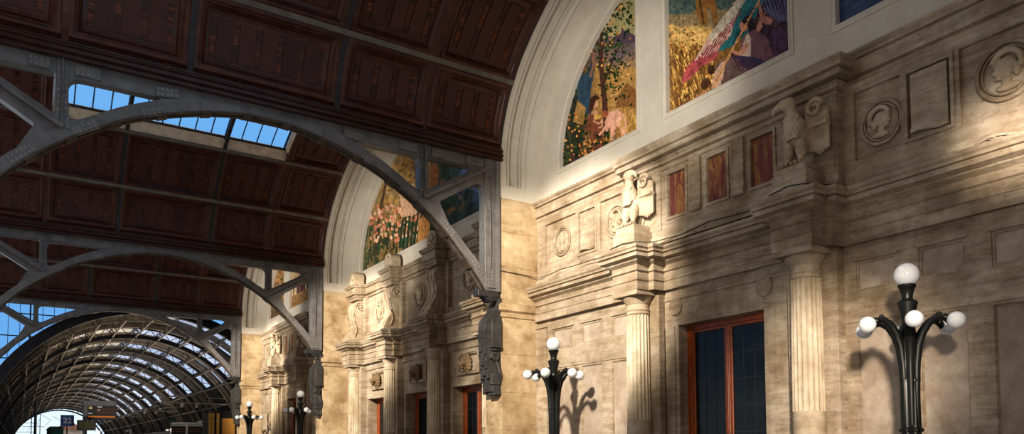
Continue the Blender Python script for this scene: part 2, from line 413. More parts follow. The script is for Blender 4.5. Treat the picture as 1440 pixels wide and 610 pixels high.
def wall_like_first(y0, y1):
    """wall with one door between two columns; y0..y1 in first-bay coordinates"""
    root = sgroup('wall_right', (XW, CA, 0))
    dY0, dY1, dZ = 11.34, 14.02, 4.78
    mb = MB()
    mb.box(XW, 14.75, y0, dY0, 0, 9.75); mb.box(XW, 14.75, dY1, y1, 0, 9.75); mb.box(XW, 14.75, dY0, dY1, dZ, 9.75)
    mb.box(14.62, 14.75, dY0, dY1, 0, dZ)
    L = [(18.54, 19.58), (17.17, 18.11), (15.72, 16.69)]
    R = [(8.22, 9.06), (6.93, 7.78), (5.64, 6.49), (4.5, 5.2)]
    for pan, e0, e1 in ((L, 15.5, 20.4), (R, y0, 9.5)):
        holes = [(a, b, .9, 4.10) for a, b in pan] + [(a, b, 4.78, 5.40) for a, b in pan]
        ys = {e0, e1} | {q for a, b in pan for q in (a, b)}
        frame_grid(mb, ys, [0, .9, 4.10, 4.78, 5.40, 5.76], holes, 14.24, XW+.01)
        # rail stands a little proud, with fine edges
        mb.box(14.215, 14.25, e0, e1, 4.16, 4.66)
        for a, b in pan:
            rim(mb, a, b, 4.78, 5.40, .05, 14.262, XW+.01); rim(mb, a, b, .9, 4.10, .025, 14.268, XW+.01)
            mb.box(14.215, 14.25, a-.06, b+.06, 5.41, 5.45)
    # attic panels
    for pan, e0, e1 in (([(18.33, 19.96), (17.3, 18.22), (15.7, 17.15)], 15.4, 20.4), ([(8.02, 9.0), (7.0, 7.95), (5.2, 6.91)], y0, 9.4)):
        holes = [(a, b, 7.47, 8.88) for a, b in pan]
        ys = {e0, e1} | {q for a, b in pan for q in (a, b)}
        frame_grid(mb, ys, [6.9, 7.47, 8.88, 9.1], holes, 14.22, XW+.01)
        a, b = pan[1]
        rim(mb, a, b, 7.47, 8.88, .07, 14.19, XW)
        mb.box(14.16, 14.25, e0, e1, 6.93, 7.12)
    # door surround: lintel, jambs
    mb.box(14.2, XW+.01, 10.2, 14.85, dZ, 5.76)
    for a, b in ((14.02, 14.8), (10.3, 11.34)):
        mb.box(14.2, XW+.01, a, b, 0, dZ)
        mb.box(14.17, 14.2, a+.12, a+.3, 0, dZ-.02); mb.box(14.17, 14.2, b-.3, b-.12, 0, dZ-.02)
    mb.box(14.17, 14.21, 10.3, 14.8, 5.46, 5.52)
    mb.build('wall_face', trav, root)
    pb = MB()
    for pan in (L, R):
        for a, b in pan:
            for z0, z1 in ((.9, 4.10), (4.78, 5.40)):
                q = MB(); q.box(14.285, XW+.005, a+.02, b-.02, z0+.02, z1-.02); q.build('wall_panel', plas, root)
    # pilasters behind the columns and at the pier
    pl = MB()
    for c in (C1Y, C2Y): pl.bbox(13.98, 14.3, c-.6, c+.6, 0, 5.75, .008)
    pl.bbox(14.15, 14.3, 19.85, 20.4, 0, 5.6, .008); pl.bbox(14.1, 14.3, 19.82, 20.4, 5.5, 5.62, .008)
    pl.build('pilaster', trav, root)
    return root
C1Y, C2Y, CX = 15.1, 9.93, 13.8

def ent_path(y_hi, y_lo, centres, xw, xp, xb, hb, hp):
    """plan path of an entablature that breaks forward over each column"""
    p = [(xw, y_hi)]
    for c in centres:
        p += [(xw, c+hp), (xp, c+hp), (xp, c+hb), (xb, c+hb), (xb, c-hb), (xp, c-hb), (xp, c-hp), (xw, c-hp)]
    return p + [(xw, y_lo)]

def entab_first(y_lo):
    mb = MB()
    path = ent_path(20.42, y_lo, (C1Y, C2Y), 14.12, 13.76, 13.36, .47, .66)
    mb.sweep(path, ENT)
    for c in (C1Y, C2Y):
        mb.box(13.37, 14.3, c-.46, c+.46, 5.75, 6.94); mb.box(13.77, 14.3, c-.65, c+.65, 5.75, 6.94)
    mb.box(14.13, 14.3, y_lo, 20.4, 5.75, 6.94)
    o = struct(mb.build('trim_1', trav)); return o

def attic_first(y_lo):
    """raised middle of the attic with its cornice, plus the belt on both sides"""
    mb = MB()
    A0, A1, AX = 9.25, 15.55, 14.0
    cs = (13.8, 12.46, 11.12)
    holes = [(c-.30, c+.30, 7.59, 8.71) for c in cs]
    ys = {A0, A1} | {q for h in holes for q in h[:2]}
    frame_grid(mb, ys, [6.93, 7.59, 8.71, 8.95], holes, AX, AX+.3)
    mb.box(AX+.02, AX+.3, A0, A1, 6.93, 8.95) if False else None
    for c in cs: rim(mb, c-.38, c+.38, 7.52, 8.78, .07, AX-.035, AX+.01)
    mb.box(AX-.10, AX+.05, A0-.06, A1+.06, 6.93, 7.14); mb.box(AX-.05, AX+.05, A0-.03, A1+.03, 7.14, 7.3)
    # plain strips beside the eagles
    for a, b in ((14.35, 15.5), (9.3, 10.5)): mb.bbox(AX-.05, AX+.05, a, b, 7.3, 8.93, .008)
    mb.sweep([(14.28, A1), (AX, A1), (AX, A0), (14.28, A0)], TOPC)
    mb.sweep([(14.24, 20.42), (14.24, A1-.1)], BELT); mb.sweep([(14.24, A0+.1), (14.24, y_lo)], BELT)
    mb.box(AX+.02, 14.3, A0+.01, A1-.01, 8.9, 9.64)
    o = struct(mb.build('trim_2', trav)); return o

def pediment_tablets():
    r = []
    for c, lab in ((13.13, 'narrow stone tablet with curled foot in the attic, left of the middle red marble panel'),
                   (11.79, 'narrow stone tablet with curled foot in the attic, right of the middle red marble panel')):
        mb = MB(); x = 14.0
        pr = [(x, 8.86), (x-.06, 8.86), (x-.06, 7.8), (x-.075, 7.68), (x-.11, 7.6), (x-.10, 7.52), (x-.05, 7.5), (x-.03, 7.55), (x, 7.56)]
        mb.prism(pr, 'y', c-.19, c+.19) if False else None
        vs = [(p[0], y, p[1]) for y in (c-.18, c+.18) for p in pr]; n = len(pr)
        mb.add(vs, [tuple(range(n)), tuple(range(n, 2*n))[::-1]]+[(i, n+i, n+(i+1) % n, (i+1) % n) for i in range(n)])
        mb.box(x-.075, x-.06, c-.18, c-.15, 7.7, 8.86); mb.box(x-.075, x-.06, c+.15, c+.18, 7.7, 8.86)
        r.append(tag(mb.build('attic_tablet', trav), lab, 'tablet', 'attic tablets between marble panels'))
    return r
def marble_panels():
    r = []
    for c, lab in ((13.8, 'red and yellow veined marble panel nearest the sunlit eagle'),
                   (12.46, 'middle of three red veined marble panels in the attic'),
                   (11.12, 'dark red marble panel with a yellow vein next to the shaded eagle')):
        mb = MB(); mb.bbox(14.035, 14.09, c-.295, c+.295, 7.6, 8.7, .006)
        r.append(tag(mb.build('marble_panel', marble), lab, 'marble panel', 'red marble attic panels'))
    return r

# ------------------------------------------------------------------ columns
def make_column(x, y, label, group, r=.335):
    t = thing('fluted_column', label, 'column', (x, y, 0), group)
    nf = 20
    def fl(a, z):
        u = (a*nf/(2*pi)) % 1.
        return 1-.085*max(0, sin(pi*u))**.7
    mb = MB(); prof = []
    for i in range(13):
        z = 2.36+(5.18-2.36)*i/12; k = (z-0)/5.2
        prof.append((r*(1-.10*k**2), z))
    mb.lathe(prof, (x, y, 0), nf*8, fl); mb.build('fluted_shaft', fluted, t, True, 40)
    mb = MB(); mb.lathe([(r*1.02, .5), (r*1.0, 1.2), (r*.985, 2.3), (r*.96, 2.37)], (x, y, 0), 40); mb.build('lower_shaft', carve, t, True, 40)
    mb = MB(); mb.lathe([(r*1.35, 0), (r*1.35, .22), (r*1.25, .25), (r*1.28, .33), (r*1.12, .40), (r*1.14, .46), (r*1.03, .5)], (x, y, 0), 40); mb.build('base', trav, t, True, 40)
    mb = MB(); q = r*.9
    mb.lathe([(q, 5.15), (q*1.05, 5.17), (q*1.05, 5.2), (q, 5.22), (q, 5.24), (q*1.06, 5.26), (q*1.06, 5.29), (q*1.0, 5.3), (q*1.0, 5.42), (q*1.07, 5.44),
              (q*1.1, 5.47), (q*1.3, 5.55), (q*1.36, 5.60), (q*1.32, 5.63)], (x, y, 0), 40)
    mb.build('capital', carve, t, True, 35)
    mb = MB(); a = r*1.42; mb.bbox(x-a, x+a, y-a, y+a, 5.62, 5.75, .012); mb.build('abacus', trav, t)
    return t

# ------------------------------------------------------------------ carved pieces
def eagle(x, y, z, turn, label, group):
    """standing eagle facing the hall (-X), head turned to +Y or -Y; wings folded at both sides"""
    mb = MB(); R = lambda ax, d: Matrix.Rotation(d*D2R, 4, ax)
    def b(px, py, pz, r, rot=None, n=2): mb.ball((x+px, y+py, z+pz), r, n, rot)
    b(-.02, 0, .68, (.21, .24, .36), R('Y', -16)); b(-.15, 0, .86, (.19, .23, .28)); b(.20, 0, .34, (.10, .20, .30))
    mb.tube([(x-.14, y, z+.95), (x-.19, y+turn*.02, z+1.14), (x-.24, y+turn*.06, z+1.32)], [.19, .125, .105], 12)
    b(-.25, turn*.08, 1.37, (.155, .17, .15)); b(-.27, turn*.17, 1.45, (.10, .13, .05)); b(-.36, turn*.14, 1.40, (.04, .045, .035))
    mb.tube([(x-.27, y+turn*.16, z+1.37), (x-.30, y+turn*.30, z+1.38), (x-.31, y+turn*.40, z+1.33), (x-.31, y+turn*.42, z+1.22)], [.085, .075, .055, .014], 8)
    for s in (-1, 1):
        wf = 1. if s < 0 else .62
        b(-.16, s*.15, .40, (.14, .12, .26), R('Y', 10)); b(-.20, s*.16, .17, (.065, .065, .13))
        for k in (-1, 0, 1):
            b(-.29, s*.16+k*.08, .055, (.11, .038, .05), R('Z', -k*14)); b(-.39, s*.16+k*.105, .04, (.035, .028, .045))
        # wing: shoulder curl above a reeded fan, band, long flight feathers
        pts = []; rs = []
        for i in range(20):
            a = (170-i*26)*D2R; rr = .20*(1-i/25)
            pts.append((x-.05+(.10 if s > 0 else 0), y+s*(.40-rr*cos(a))*wf, z+1.17+rr*sin(a))); rs.append(.06*(1-i/40))
        mb.tube(pts, rs, 8)
        mb.box(x+.045, x+.16, y+s*.12, y+s*.62*wf, z+.36, z+1.18)
        for k in range(8):
            yy = y+s*(.20+.062*k)*wf; xx = x-.02+.012*k+(.05 if s > 0 else 0)
            mb.tube([(xx+.03, yy, z+.20+.03*abs(k-4)), (xx, yy, z+.30), (xx, yy, z+.76)], [.020, .030, .030], 8)
            mb.tube([(xx, yy, z+.86), (xx, yy-s*.01, z+1.08), (xx+.02, yy-s*.05, z+1.26-.10*max(0, (k-5)/2)**2)], [.030, .030, .020], 8)
        mb.box(x-.07+(.06 if s > 0 else 0), x+.12, y+s*.14, y+s*.67*wf, z+.77, z+.85)
    # breast feathers
    for i in range(6):
        for j in range(5):
            a = (j-2+.5*(i % 2))*.38; b(-.14-.19*cos(a)*(.98-.02*i), .22*sin(a), 1.04-i*.085, (.035, .05, .05), None, 1)
    o = blob(mb, 'stone_eagle', carve, None, .0115, 2)
    return tag(o, label, 'eagle statue', group)

def roundel(x, y, z, label, group, r=.45, face=1, style=0):
    """wall medallion: ring and helmeted head in relief, on plane x"""
    t = thing('portrait_roundel', label, 'roundel', (x, y, z-r), group)
    mb = MB(); mb.smooth = True
    N = 48
    mb.tube([(x-.02, y+r*.96*cos(2*pi*i/N), z+r*sin(2*pi*i/N)) for i in range(N)], .038, 10, True)
    mb.tube([(x-.02, y+r*.80*cos(2*pi*i/N), z+r*.83*sin(2*pi*i/N)) for i in range(N)], .02, 8, True)
    mb.build('ring', trav, t, True)
    h = MB(); f = face
    def b(py, pz, r3, rot=None): h.ball((x-.015, y+py*r/.45*f, z+pz*r/.45), tuple(q*r/.45 for q in r3), 2, rot)
    if style == 2:      # standing little figure
        b(0, .22, (.05, .07, .08)); b(0, .02, (.06, .10, .17)); b(.03, -.2, (.05, .06, .14)); b(-.05, -.2, (.05, .06, .14)); b(.12, .05, (.04, .04, .12)); b(-.13, .02, (.04, .04, .12))
    else:
        b(.0, .08, (.07, .17, .15)); b(.10, .02, (.06, .09, .11)); b(.17, .0, (.05, .05, .045)); b(.12, -.09, (.05, .07, .04)); b(0, -.14, (.055, .08, .12)); b(-.02, -.26, (.06, .19, .07))
        b(.08, .12, (.075, .14, .035)); b(-.15, -.02, (.06, .06, .12))
        pts = [(x-.05, y+f*r/.45*(-.02+.22*cos(a*D2R)), z+r/.45*(.07+.24*sin(a*D2R))) for a in range(20, 216, 14)]
        h.tube(pts, .05*r/.45, 8)
        if style == 1:
            for i in range(3): b(-.24, .0+.09*i, (.05, .045, .045))
    blob(h, 'helmeted_head' if style != 2 else 'figure', carve, t, .014, 3)
    return t

def lion(x, y, z, label, group):
    t = thing('lion_mask', label, 'lion head', (x, y, z-.42), group)
    mb = MB(); rim(mb, y-.82, y+.82, z-.43, z+.43, .06, x-.05, x+.01); rim(mb, y-.74, y+.74, z-.35, z+.35, .03, x-.03, x+.01); mb.build('panel_frame', trav, t)
    h = MB()
    def b(px, py, pz, r, rot=None): h.ball((x-px, y+py, z+pz), r, 2, rot)
    b(.12, 0, .05, (.18, .19, .22)); b(.30, 0, -.06, (.13, .12, .10)); b(.40, 0, -.01, (.05, .06, .045)); b(.27, 0, -.19, (.09, .085, .045))
    for s in (-1, 1):
        b(.22, s*.09, .10, (.05, .075, .035)); b(.30, s*.055, -.07, (.05, .055, .05)); b(.08, s*.17, .2, (.05, .05, .06))
    for k in range(14):
        a = 2*pi*k/14; b(.10, .20*cos(a), .24*sin(a)-.01, (.10, .07, .075)); b(.05, .26*cos(a+.2), .31*sin(a+.2)-.04, (.07, .065, .075))
    b(.05, 0, -.33, (.06, .1, .12))
    blob(h, 'lion_face', rel_d, t, .018, 2)
    return t

def tablet(x, y0, y1, label, group):
    mb = MB(); c = (y0+y1)/2; w = (y1-y0)/2-.13
    prof = [(0, 8.78), (-.05, 8.78), (-.05, 7.85), (-.06, 7.72), (-.10, 7.65), (-.085, 7.60), (0, 7.60)]
    # sheet with a slightly curled wavy foot
    n = 9; vs = []
    for i in range(n):
        u = -1+2*i/(n-1); dz = .035*sin(u*2.6)
        for j, (d, z) in enumerate(prof): vs.append((x+d, c+u*w, z+(dz if j >= 3 else 0)))
    m = len(prof)
    mb.add(vs, [(i*m+j, i*m+j+1, (i+1)*m+j+1, (i+1)*m+j) for i in range(n-1) for j in range(m-1)]+[tuple(range(m)), tuple(range((n-1)*m, n*m))[::-1]])
    return tag(mb.build('relief_tablet', trav), label, 'tablet', group)

def disc(x, y, z, label, group):
    mb = MB(); N = 32
    mb.tube([(x-.01, y+.2*cos(2*pi*i/N), z+.2*sin(2*pi*i/N)) for i in range(N)], .028, 8, True)
    mb.prism([(y+.19*cos(2*pi*i/N), z+.19*sin(2*pi*i/N)) for i in range(N)], 'x', x-.022, x+.01)
    return tag(mb.build('stone_disc', trav, None, True, 40), label, 'disc ornament', group)

# ------------------------------------------------------------------ doors
def door(idx, y0, y1, z1, xg, nv=3, nh=7, mid=.17):
    t = sgroup('door_%d' % idx, (xg, (y0+y1)/2, 0))
    fr = MB(); w = .16
    fr.bbox(xg-.04, xg+.1, y0, y0+w, 0, z1, .01); fr.bbox(xg-.04, xg+.1, y1-w, y1, 0, z1, .01); fr.bbox(xg-.04, xg+.1, y0+w, y1-w, z1-.14, z1, .01)
    fr.build('door_frame', doorw, t)
    c = (y0+y1)/2
    for k, (a, b) in enumerate(((y0+w, c), (c, y1-w))):
        lf = MB(); s = .12
        lf.bbox(xg-.03, xg+.05, a, a+s, .05, z1-.14, .012); lf.bbox(xg-.03, xg+.05, b-s, b, .05, z1-.14, .012)
        lf.bbox(xg-.03, xg+.05, a+s, b-s, z1-.22, z1-.14, .012); lf.bbox(xg-.03, xg+.05, a+s, b-s, .05, .5, .012)
        lf.bbox(xg-.05, xg, (c-.05 if k == 0 else c), (c if k == 0 else c+.05), .05, z1-.3, .012)
        o = lf.build('door_leaf', doorw, t)
        g = MB(); g.box(xg+.0, xg+.012, a+s, b-s, .5, z1-.22); g.build('glass_pane', dglass, o) if False else None
        BASE[o.name] = BASE[t.name]
        gp = MB(); gp.box(xg+.01, xg+.02, a+s, b-s, .5, z1-.22); gp.build('glass_pane', dglass, o)
        ld = MB()
        for i in range(1, nv): yy = a+s+(b-a-2*s)*i/nv; ld.box(xg-.002, xg+.012, yy-.008, yy+.008, .5, z1-.22)
        zz = z1-.22
        while zz > .6:
            zz -= .64; ld.box(xg-.002, xg+.012, a+s, b-s, zz-.008, zz+.008)
        ld.build('glazing_bars', iron_d, o)
    return t

# ================================================================== first / third bay
wall_a = wall_like_first(4.36, 20.39)
ent_a = entab_first(4.36); att_a = attic_first(4.36)
door_a = door(1, 11.3, 14.06, 4.79, 14.55)
third = 2*P
wall_c = dup(wall_a, third); ent_c = dup(ent_a, third); ent_c.name = 'trim_3'; att_c = dup(att_a, third); att_c.name = 'trim_4'
door_c = dup(door_a, third); door_c.name = 'door_5'

G = 'fluted columns of the first and third bays'
c = make_column(CX, C1Y, 'fluted column carrying the sunlit eagle, left of the large dark glazed door', G)
c2 = dup(c, C2Y-C1Y, 'large fluted column right of the dark glazed door, under the shaded eagle')
dup(c, third, 'small distant fluted column left of the far doorway, beyond the second iron arch'); dup(c, third+C2Y-C1Y, 'distant fluted column just behind the second grey corbel')
tabs = pediment_tablets(); mars = marble_panels()
for o, l in zip(tabs, ('distant narrow attic tablet, left one, in the third bay', 'distant narrow attic tablet, right one, in the third bay')): dup(o, third, l)
for o, l in zip(mars, ('distant attic marble panel nearest the far eagle in the third bay', 'distant middle attic marble panel in the third bay', 'distant attic marble panel farthest from the far eagle in the third bay')): dup(o, third, l)

# pedestals under the eagles belong to the trim
pm = MB()
for cy in (C1Y, C2Y):
    pm.bbox(13.3, 14.05, cy-.42, cy+.42, 6.93, 7.34, .015); pm.bbox(13.35, 14.05, cy-.36, cy+.36, 7.34, 7.50, .015); pm.bbox(13.9, 14.02, cy-.3, cy+.3, 8.2, 8.93, .01)
ped = struct(pm.build('trim_5', trav)); pc = dup(ped, third); pc.name = 'trim_6'
GE = 'stone eagles on the entablature'
e1 = eagle(13.72, C1Y, 7.49, -1, 'sunlit pale stone eagle with its beak turned right, above the left column', GE)
e2 = eagle(13.72, C2Y, 7.49, 1, 'shaded brown stone eagle with its beak turned left, above the right column', GE)
dup(e1, third, 'small distant stone eagle above the far doorway, beyond the second iron arch'); dup(e2, third, 'distant stone eagle just behind the second iron arch')
GR = 'portrait roundels in the attic of the first and third bays'
r1 = roundel(14.29, 19.1, 8.17, 'small oval roundel with a standing figure, sunlit, beside the stone pier', GR, .44, 1, 2)
r2_ = roundel(14.29, 16.5, 8.15, 'sunlit carved roundel half hidden behind the left eagle', GR, .46, 1, 0)
r3 = roundel(14.29, 8.45, 8.10, 'roundel with a helmeted head facing right, just right of the shaded eagle', GR, .43, -1, 0)
r4 = roundel(14.29, 6.15, 8.17, 'largest roundel, plumed helmet head facing left, beside the shaded blank tablet', GR, .5, 1, 1)
dup(r1, third, 'tiny distant roundel nearest the third pier'); dup(r2_, third, 'tiny distant roundel beside the far eagle')
GT = 'relief tablets in the attic'
t1 = tablet(14.27, 17.3, 18.22, 'sunlit blank relief tablet with curled foot between two left roundels', GT)
t2 = tablet(14.27, 7.0, 7.95, 'shaded blank relief tablet between the two right-hand roundels', GT)
dup(t1, third, 'tiny distant relief tablet in the third bay')
GD = 'plain discs on the door lintel'
d1 = disc(14.19, 14.1, 5.27, 'plain stone disc above the left corner of the large door', GD)
d2 = disc(14.19, 11.3, 5.29, 'plain stone disc above the right corner of the large door, near the big column', GD)
dup(d1, third, 'tiny stone disc above the far doorway in the third bay')
# small carved leaf beside the cornice at the right edge
lf = MB()
for st, r in (([(1368, 209), (1378, 200), (1390, 193), (1404, 189), (1428, 187)], .022), ([(1388, 196), (1400, 196), (1410, 192)], .016), ([(1392, 192), (1406, 195), (1420, 193), (1432, 189)], .018)):
    lf.tube([tuple(on_wall(x, y, 14.13)) for x, y in st], [r*(.5+.8*sin(pi*(i+.6)/(len(st)+.2))) for i in range(len(st))], 6)
tag(lf.build('carved_leaf', trav, None, True), 'small carved leafy sprig on the ledge below the large plumed roundel', 'carving')

# ================================================================== second bay
B1, BS = 35.85, 4.32
BCY = [B1-BS*i for i in range(4)]
BCX = 13.93
def wall_second():
    root = sgroup('wall_right', (XW, CB, 0))
    y0, y1 = 21.38, 37.44
    mb = MB(); dz = 4.02
    doors = [((BCY[i]+BCY[i+1])/2-1.22, (BCY[i]+BCY[i+1])/2+1.22) for i in range(3)]
    e = [y0]+[q for d in sorted(doors) for q in d]+[y1]
    for i in range(0, len(e), 2): mb.box(XW, 14.95, e[i], e[i+1], 0, 9.75)
    for a, b in doors: mb.box(XW, 14.95, a, b, dz, 9.75); mb.box(14.85, 14.95, a, b, 0, dz)
    mb.box(14.16, 14.3, y0, y1, 6.93, 7.2)
    for a, b in doors: rim(mb, a-.16, b+.16, -.3, dz+.14, .13, 14.24, 14.31)
    mb.box(14.24, 14.3, y0, y1, 5.45, 5.76)
    for cy in BCY: mb.bbox(14.0, 14.3, cy-.55, cy+.55, 0, 5.75, .008); mb.bbox(14.12, 14.3, cy-.75, cy+.75, 6.95, 9.1, .008)
    mb.bbox(14.1, 14.3, y1-.5, y1, 0, 5.7, .008)
    mb.build('wall_face', trav, root)
    return root, doors
wall_b, bdoors = wall_second()
for i, (a, b) in enumerate(bdoors): door(4-i if False else 2+i, a+.02, b-.02, 4.02, 14.72, 2)
eb = MB()
eb.sweep(ent_path(37.47, 21.35, BCY, 14.12, 13.80, 13.45, .47, .64), ENT)
for cy in BCY: eb.box(13.46, 14.3, cy-.46, cy+.46, 5.75, 6.94); eb.box(13.81, 14.3, cy-.63, cy+.63, 5.75, 6.94)
eb.box(14.13, 14.3, 21.35, 37.4, 5.75, 6.94)
eb.sweep(ent_path(37.47, 21.35, BCY, 14.24, 14.0, 13.72, .5, .62), BELT)
for cy in BCY: eb.box(13.73, 14.3, cy-.49, cy+.49, 8.95, 9.72)
struct(eb.build('trim_7', trav))
GB = 'fluted half columns between the three narrow doors of the second bay'
lb = ['fluted column nearest the second pier, leftmost in the second bay', 'fluted column between the two left narrow doors of the second bay',
      'fluted column left of the door that stands beside the grey corbel', 'rightmost fluted column of the second bay, just behind the near stone pier']
cb = make_column(BCX, BCY[0], lb[0], GB)
for i in range(1, 4): dup(cb, BCY[i]-BCY[0], lb[i])
def console(cy, label, group):
    t = thing('scroll_console', label, 'console', (13.9, cy, 6.95), group)
    mb = MB(); pr = [(0, 6.95), (.86, 6.95), (.86, 7.06), (.80, 7.12), (.72, 7.3), (.56, 7.55), (.47, 7.8), (.47, 8.05), (.54, 8.28), (.60, 8.5), (.58, 8.68), (.5, 8.82), (.38, 8.9), (0, 8.95)]
    pr2 = [(14.25-max(d, .14), z) for d, z in pr]
    for k in range(6):   # reeded front: six ribs of alternating depth
        a = cy-.43+k*.1433; dpt = 0 if k % 2 == 0 else .025
        q = [(x+(dpt if 2 < i < 12 else 0), z) for i, (x, z) in enumerate(pr2)]
        mb.prism(q, 'y', a, a+.1433)
    mb.build('scroll_body', carve, t)
    for s in (-1, 1):
        v = MB(); pts = []; rs = []
        for i in range(26):
            a = i*27*D2R; r = .26*(1-i/29); pts.append((13.98-r*cos(a)*.9, cy+s*.45, 8.62+r*sin(a))); rs.append(.04*(1-i/60))
        v.tube(pts, rs, 6)
        v.ball((13.98, cy+s*.45, 8.62), (.05, .04, .05))
        pts = [(13.62-.0*i+.2*math.exp(-((i-3)/3)**2), cy+s*.44, 7.1+i*.12) for i in range(11)]
        v.tube(pts, .035, 6)
        v.build('volute', carve, t, True)
    a = MB()
    n = 14; prof = [(cy-.40, 9.72)]+[(cy-.40*cos(pi*i/n)*(1 if i in (0, n) else .97), 10.12+.30*sin(pi*i/n)) for i in range(n+1)]+[(cy+.40, 9.72)]
    a.prism(prof, 'x', 13.75, 14.2)
    a.build('crest_block', carve, t)
    h = MB()
    for k in range(5):
        aa = (k-2)*.5; h.ball((13.73, cy+.2*sin(aa), 9.95+.22*cos(aa)), (.05, .065, .15), 2, Matrix.Rotation(-aa, 4, 'X'))
    h.ball((13.72, cy, 9.88), (.06, .1, .1)); h.ball((13.72, cy-.22, 9.85), (.05, .08, .06)); h.ball((13.72, cy+.22, 9.85), (.05, .08, .06))
    blob(h, 'carved_shell', carve, t, .02, 2)
    return t
GS = 'scroll consoles with carved crests above the second-bay columns'
lc = ['scroll console with shell crest nearest the second pier, leftmost and brightest', 'scroll console with shell crest between the two visible attic roundels',
      'darkest scroll console with shell crest, seen below the first iron arch', 'rightmost scroll console of the second bay, just behind the near stone pier']
k0 = console(BCY[0], lc[0], GS)
for i in range(1, 4): dup(k0, BCY[i]-BCY[0], lc[i])
lr = ['sunlit roundel with helmet between the two leftmost scroll consoles', 'roundel with helmet left of the darkest scroll console', 'shaded roundel with helmet just under the end of the first iron arch']
ll = ['carved lion head above the leftmost narrow door', 'carved lion head above the middle narrow door', 'carved lion head above the narrow door beside the grey corbel']
rb = roundel(14.29, bdoors[0][0]+1.22, 8.16, lr[0], 'helmet roundels of the second bay', .49, 1, 0)
lb_ = lion(14.23, bdoors[0][0]+1.22, 4.87, ll[0], 'lion heads above the second-bay doors')
for i in (1, 2):
    dup(rb, -BS*i, lr[i]); dup(lb_, -BS*i, ll[i])

# ================================================================== piers
def pier(f, label, group):
    t = thing('stone_pier', label, 'pier', ((XP+XW)/2, f+.5, 0), group)
    y0, y1 = f, f+.97
    mb = MB(); zs = [0, .9, 2.2, 3.4, 4.62, 5.86]
    for a, b in zip(zs[:-1], zs[1:]): mb.bbox(XP, 14.75, y0, y1, a, b, .012)
    mb.build('lower_shaft', trav_w, t)
    mb = MB(); zs = [6.27, 7.45, 8.6, 9.695]
    for a, b in zip(zs[:-1], zs[1:]): mb.bbox(XP+.02, 14.75, y0+.01, y1-.01, a, b, .012)
    mb.build('upper_shaft', trav_w, t)
    mb = MB(); pr = [(0, 5.80), (.05, 5.82), (.05, 5.93), (.02, 5.95), (.02, 5.97), (.10, 6.03), (.10, 6.2), (.0, 6.28)]
    mb.sweep([(14.4, y1), (XP, y1), (XP, y0), (14.4, y0)], pr); mb.box(XP, 14.4, y0, y1, 5.8, 6.27)
    mb.build('string_course', trav_w, t)
    return t
GP = 'stone piers between the bays'
p1 = pier(F[0], 'tall yellowish stone pier at the end of the nearest iron arch', GP)
dup(p1, P, 'second stone pier, at the end of the middle iron arch'); dup(p1, 2*P, 'farthest stone pier, at the entrance of the train shed')
dup(p1, -P, 'stone pier closing the near bay beyond the large plumed roundel')

# ================================================================== white arches and lunettes
LUC = [12.52, 12.52+P, 12.52+2*P]; VC = [12.39, 12.39+P, 12.39+2*P]
def ell(c, a, b, z0, t): return (c+a*cos(t), z0+b*sin(t))
def soffit():
    mb = MB(); c = VC[0]
    prof = [(12.78, .0), (13.02, .0), (13.022, .07), (13.045, .07), (13.05, -.035), (13.10, -.035), (13.105, .20), (13.17, .24), (13.195, .30), (13.21, .2), (13.58, .2), (13.59, .28), (13.605, .28), (13.61, .12), (13.65, .12), (13.655, .17), (13.67, .17), (13.68, .04), (13.71, -.035), (13.76, -.035), (13.765, .07), (13.785, .07), (13.79, .0), (14.45, .0)]
    ts = [('v', 9.69), ('v', 10.12), ('v', 10.14), ('v', 10.5)]+[('e', i*180/48) for i in range(49)]+[('w', 10.5), ('w', 10.14), ('w', 10.12), ('w', 9.69)]
    pts = []
    for i, (k, q) in enumerate(ts):
        flat = k in 'vw' and q < 10.13
        for x, h in prof:
            if flat: h = 0
            if k == 'e': y, z = ell(c, 8.02+h, 5.35+h, VZ, q*D2R)
            else: y, z = (c+8.02+h if k == 'v' else c-8.02-h), q
            pts.append((x, y, z))
    n = len(prof)
    mb.add(pts, [(i*n+j, i*n+j+1, (i+1)*n+j+1, (i+1)*n+j) for i in range(len(ts)-1) for j in range(n-1)])
    return struct(mb.build('trim_8', white, None, True, 30))
so = soffit()
for i in (1, 2): q = dup(so, P*i); q.name = 'trim_%d' % (8+i)
def arc(c, a, b, z0, t0, t1, n=40): return [ell(c, a, b, z0, (t0+(t1-t0)*i/n)*D2R) for i in range(n+1)]
def ell_t(c, a, y): return math.degrees(math.acos(max(-1, min(1, (y-c)/a))))
GA, GBb = 6.78, 4.75
def openings(c, split):
    zb = 10.57
    if not split:
        return [[(c+GA, zb)]+arc(c, GA, GBb, VZ, 0, 180, 60)+[(c-GA, zb)]]
    o = []
    t = ell_t(c, GA, c+3.13)
    o.append([(c+3.13, zb), (c+GA, zb)]+arc(c, GA, GBb, VZ, 0, t, 24))
    ta, tb = ell_t(c, GA, c+1.97), ell_t(c, GA, c-1.91)
    o.append([(c-1.91, zb), (c+1.97, zb)]+arc(c, GA, GBb, VZ, ta, tb, 16))
    t = ell_t(c, GA, c-3.08)
    o.append([(c-GA, zb), (c-3.08, zb)]+arc(c, GA, GBb, VZ, t, 180, 24))
    return o
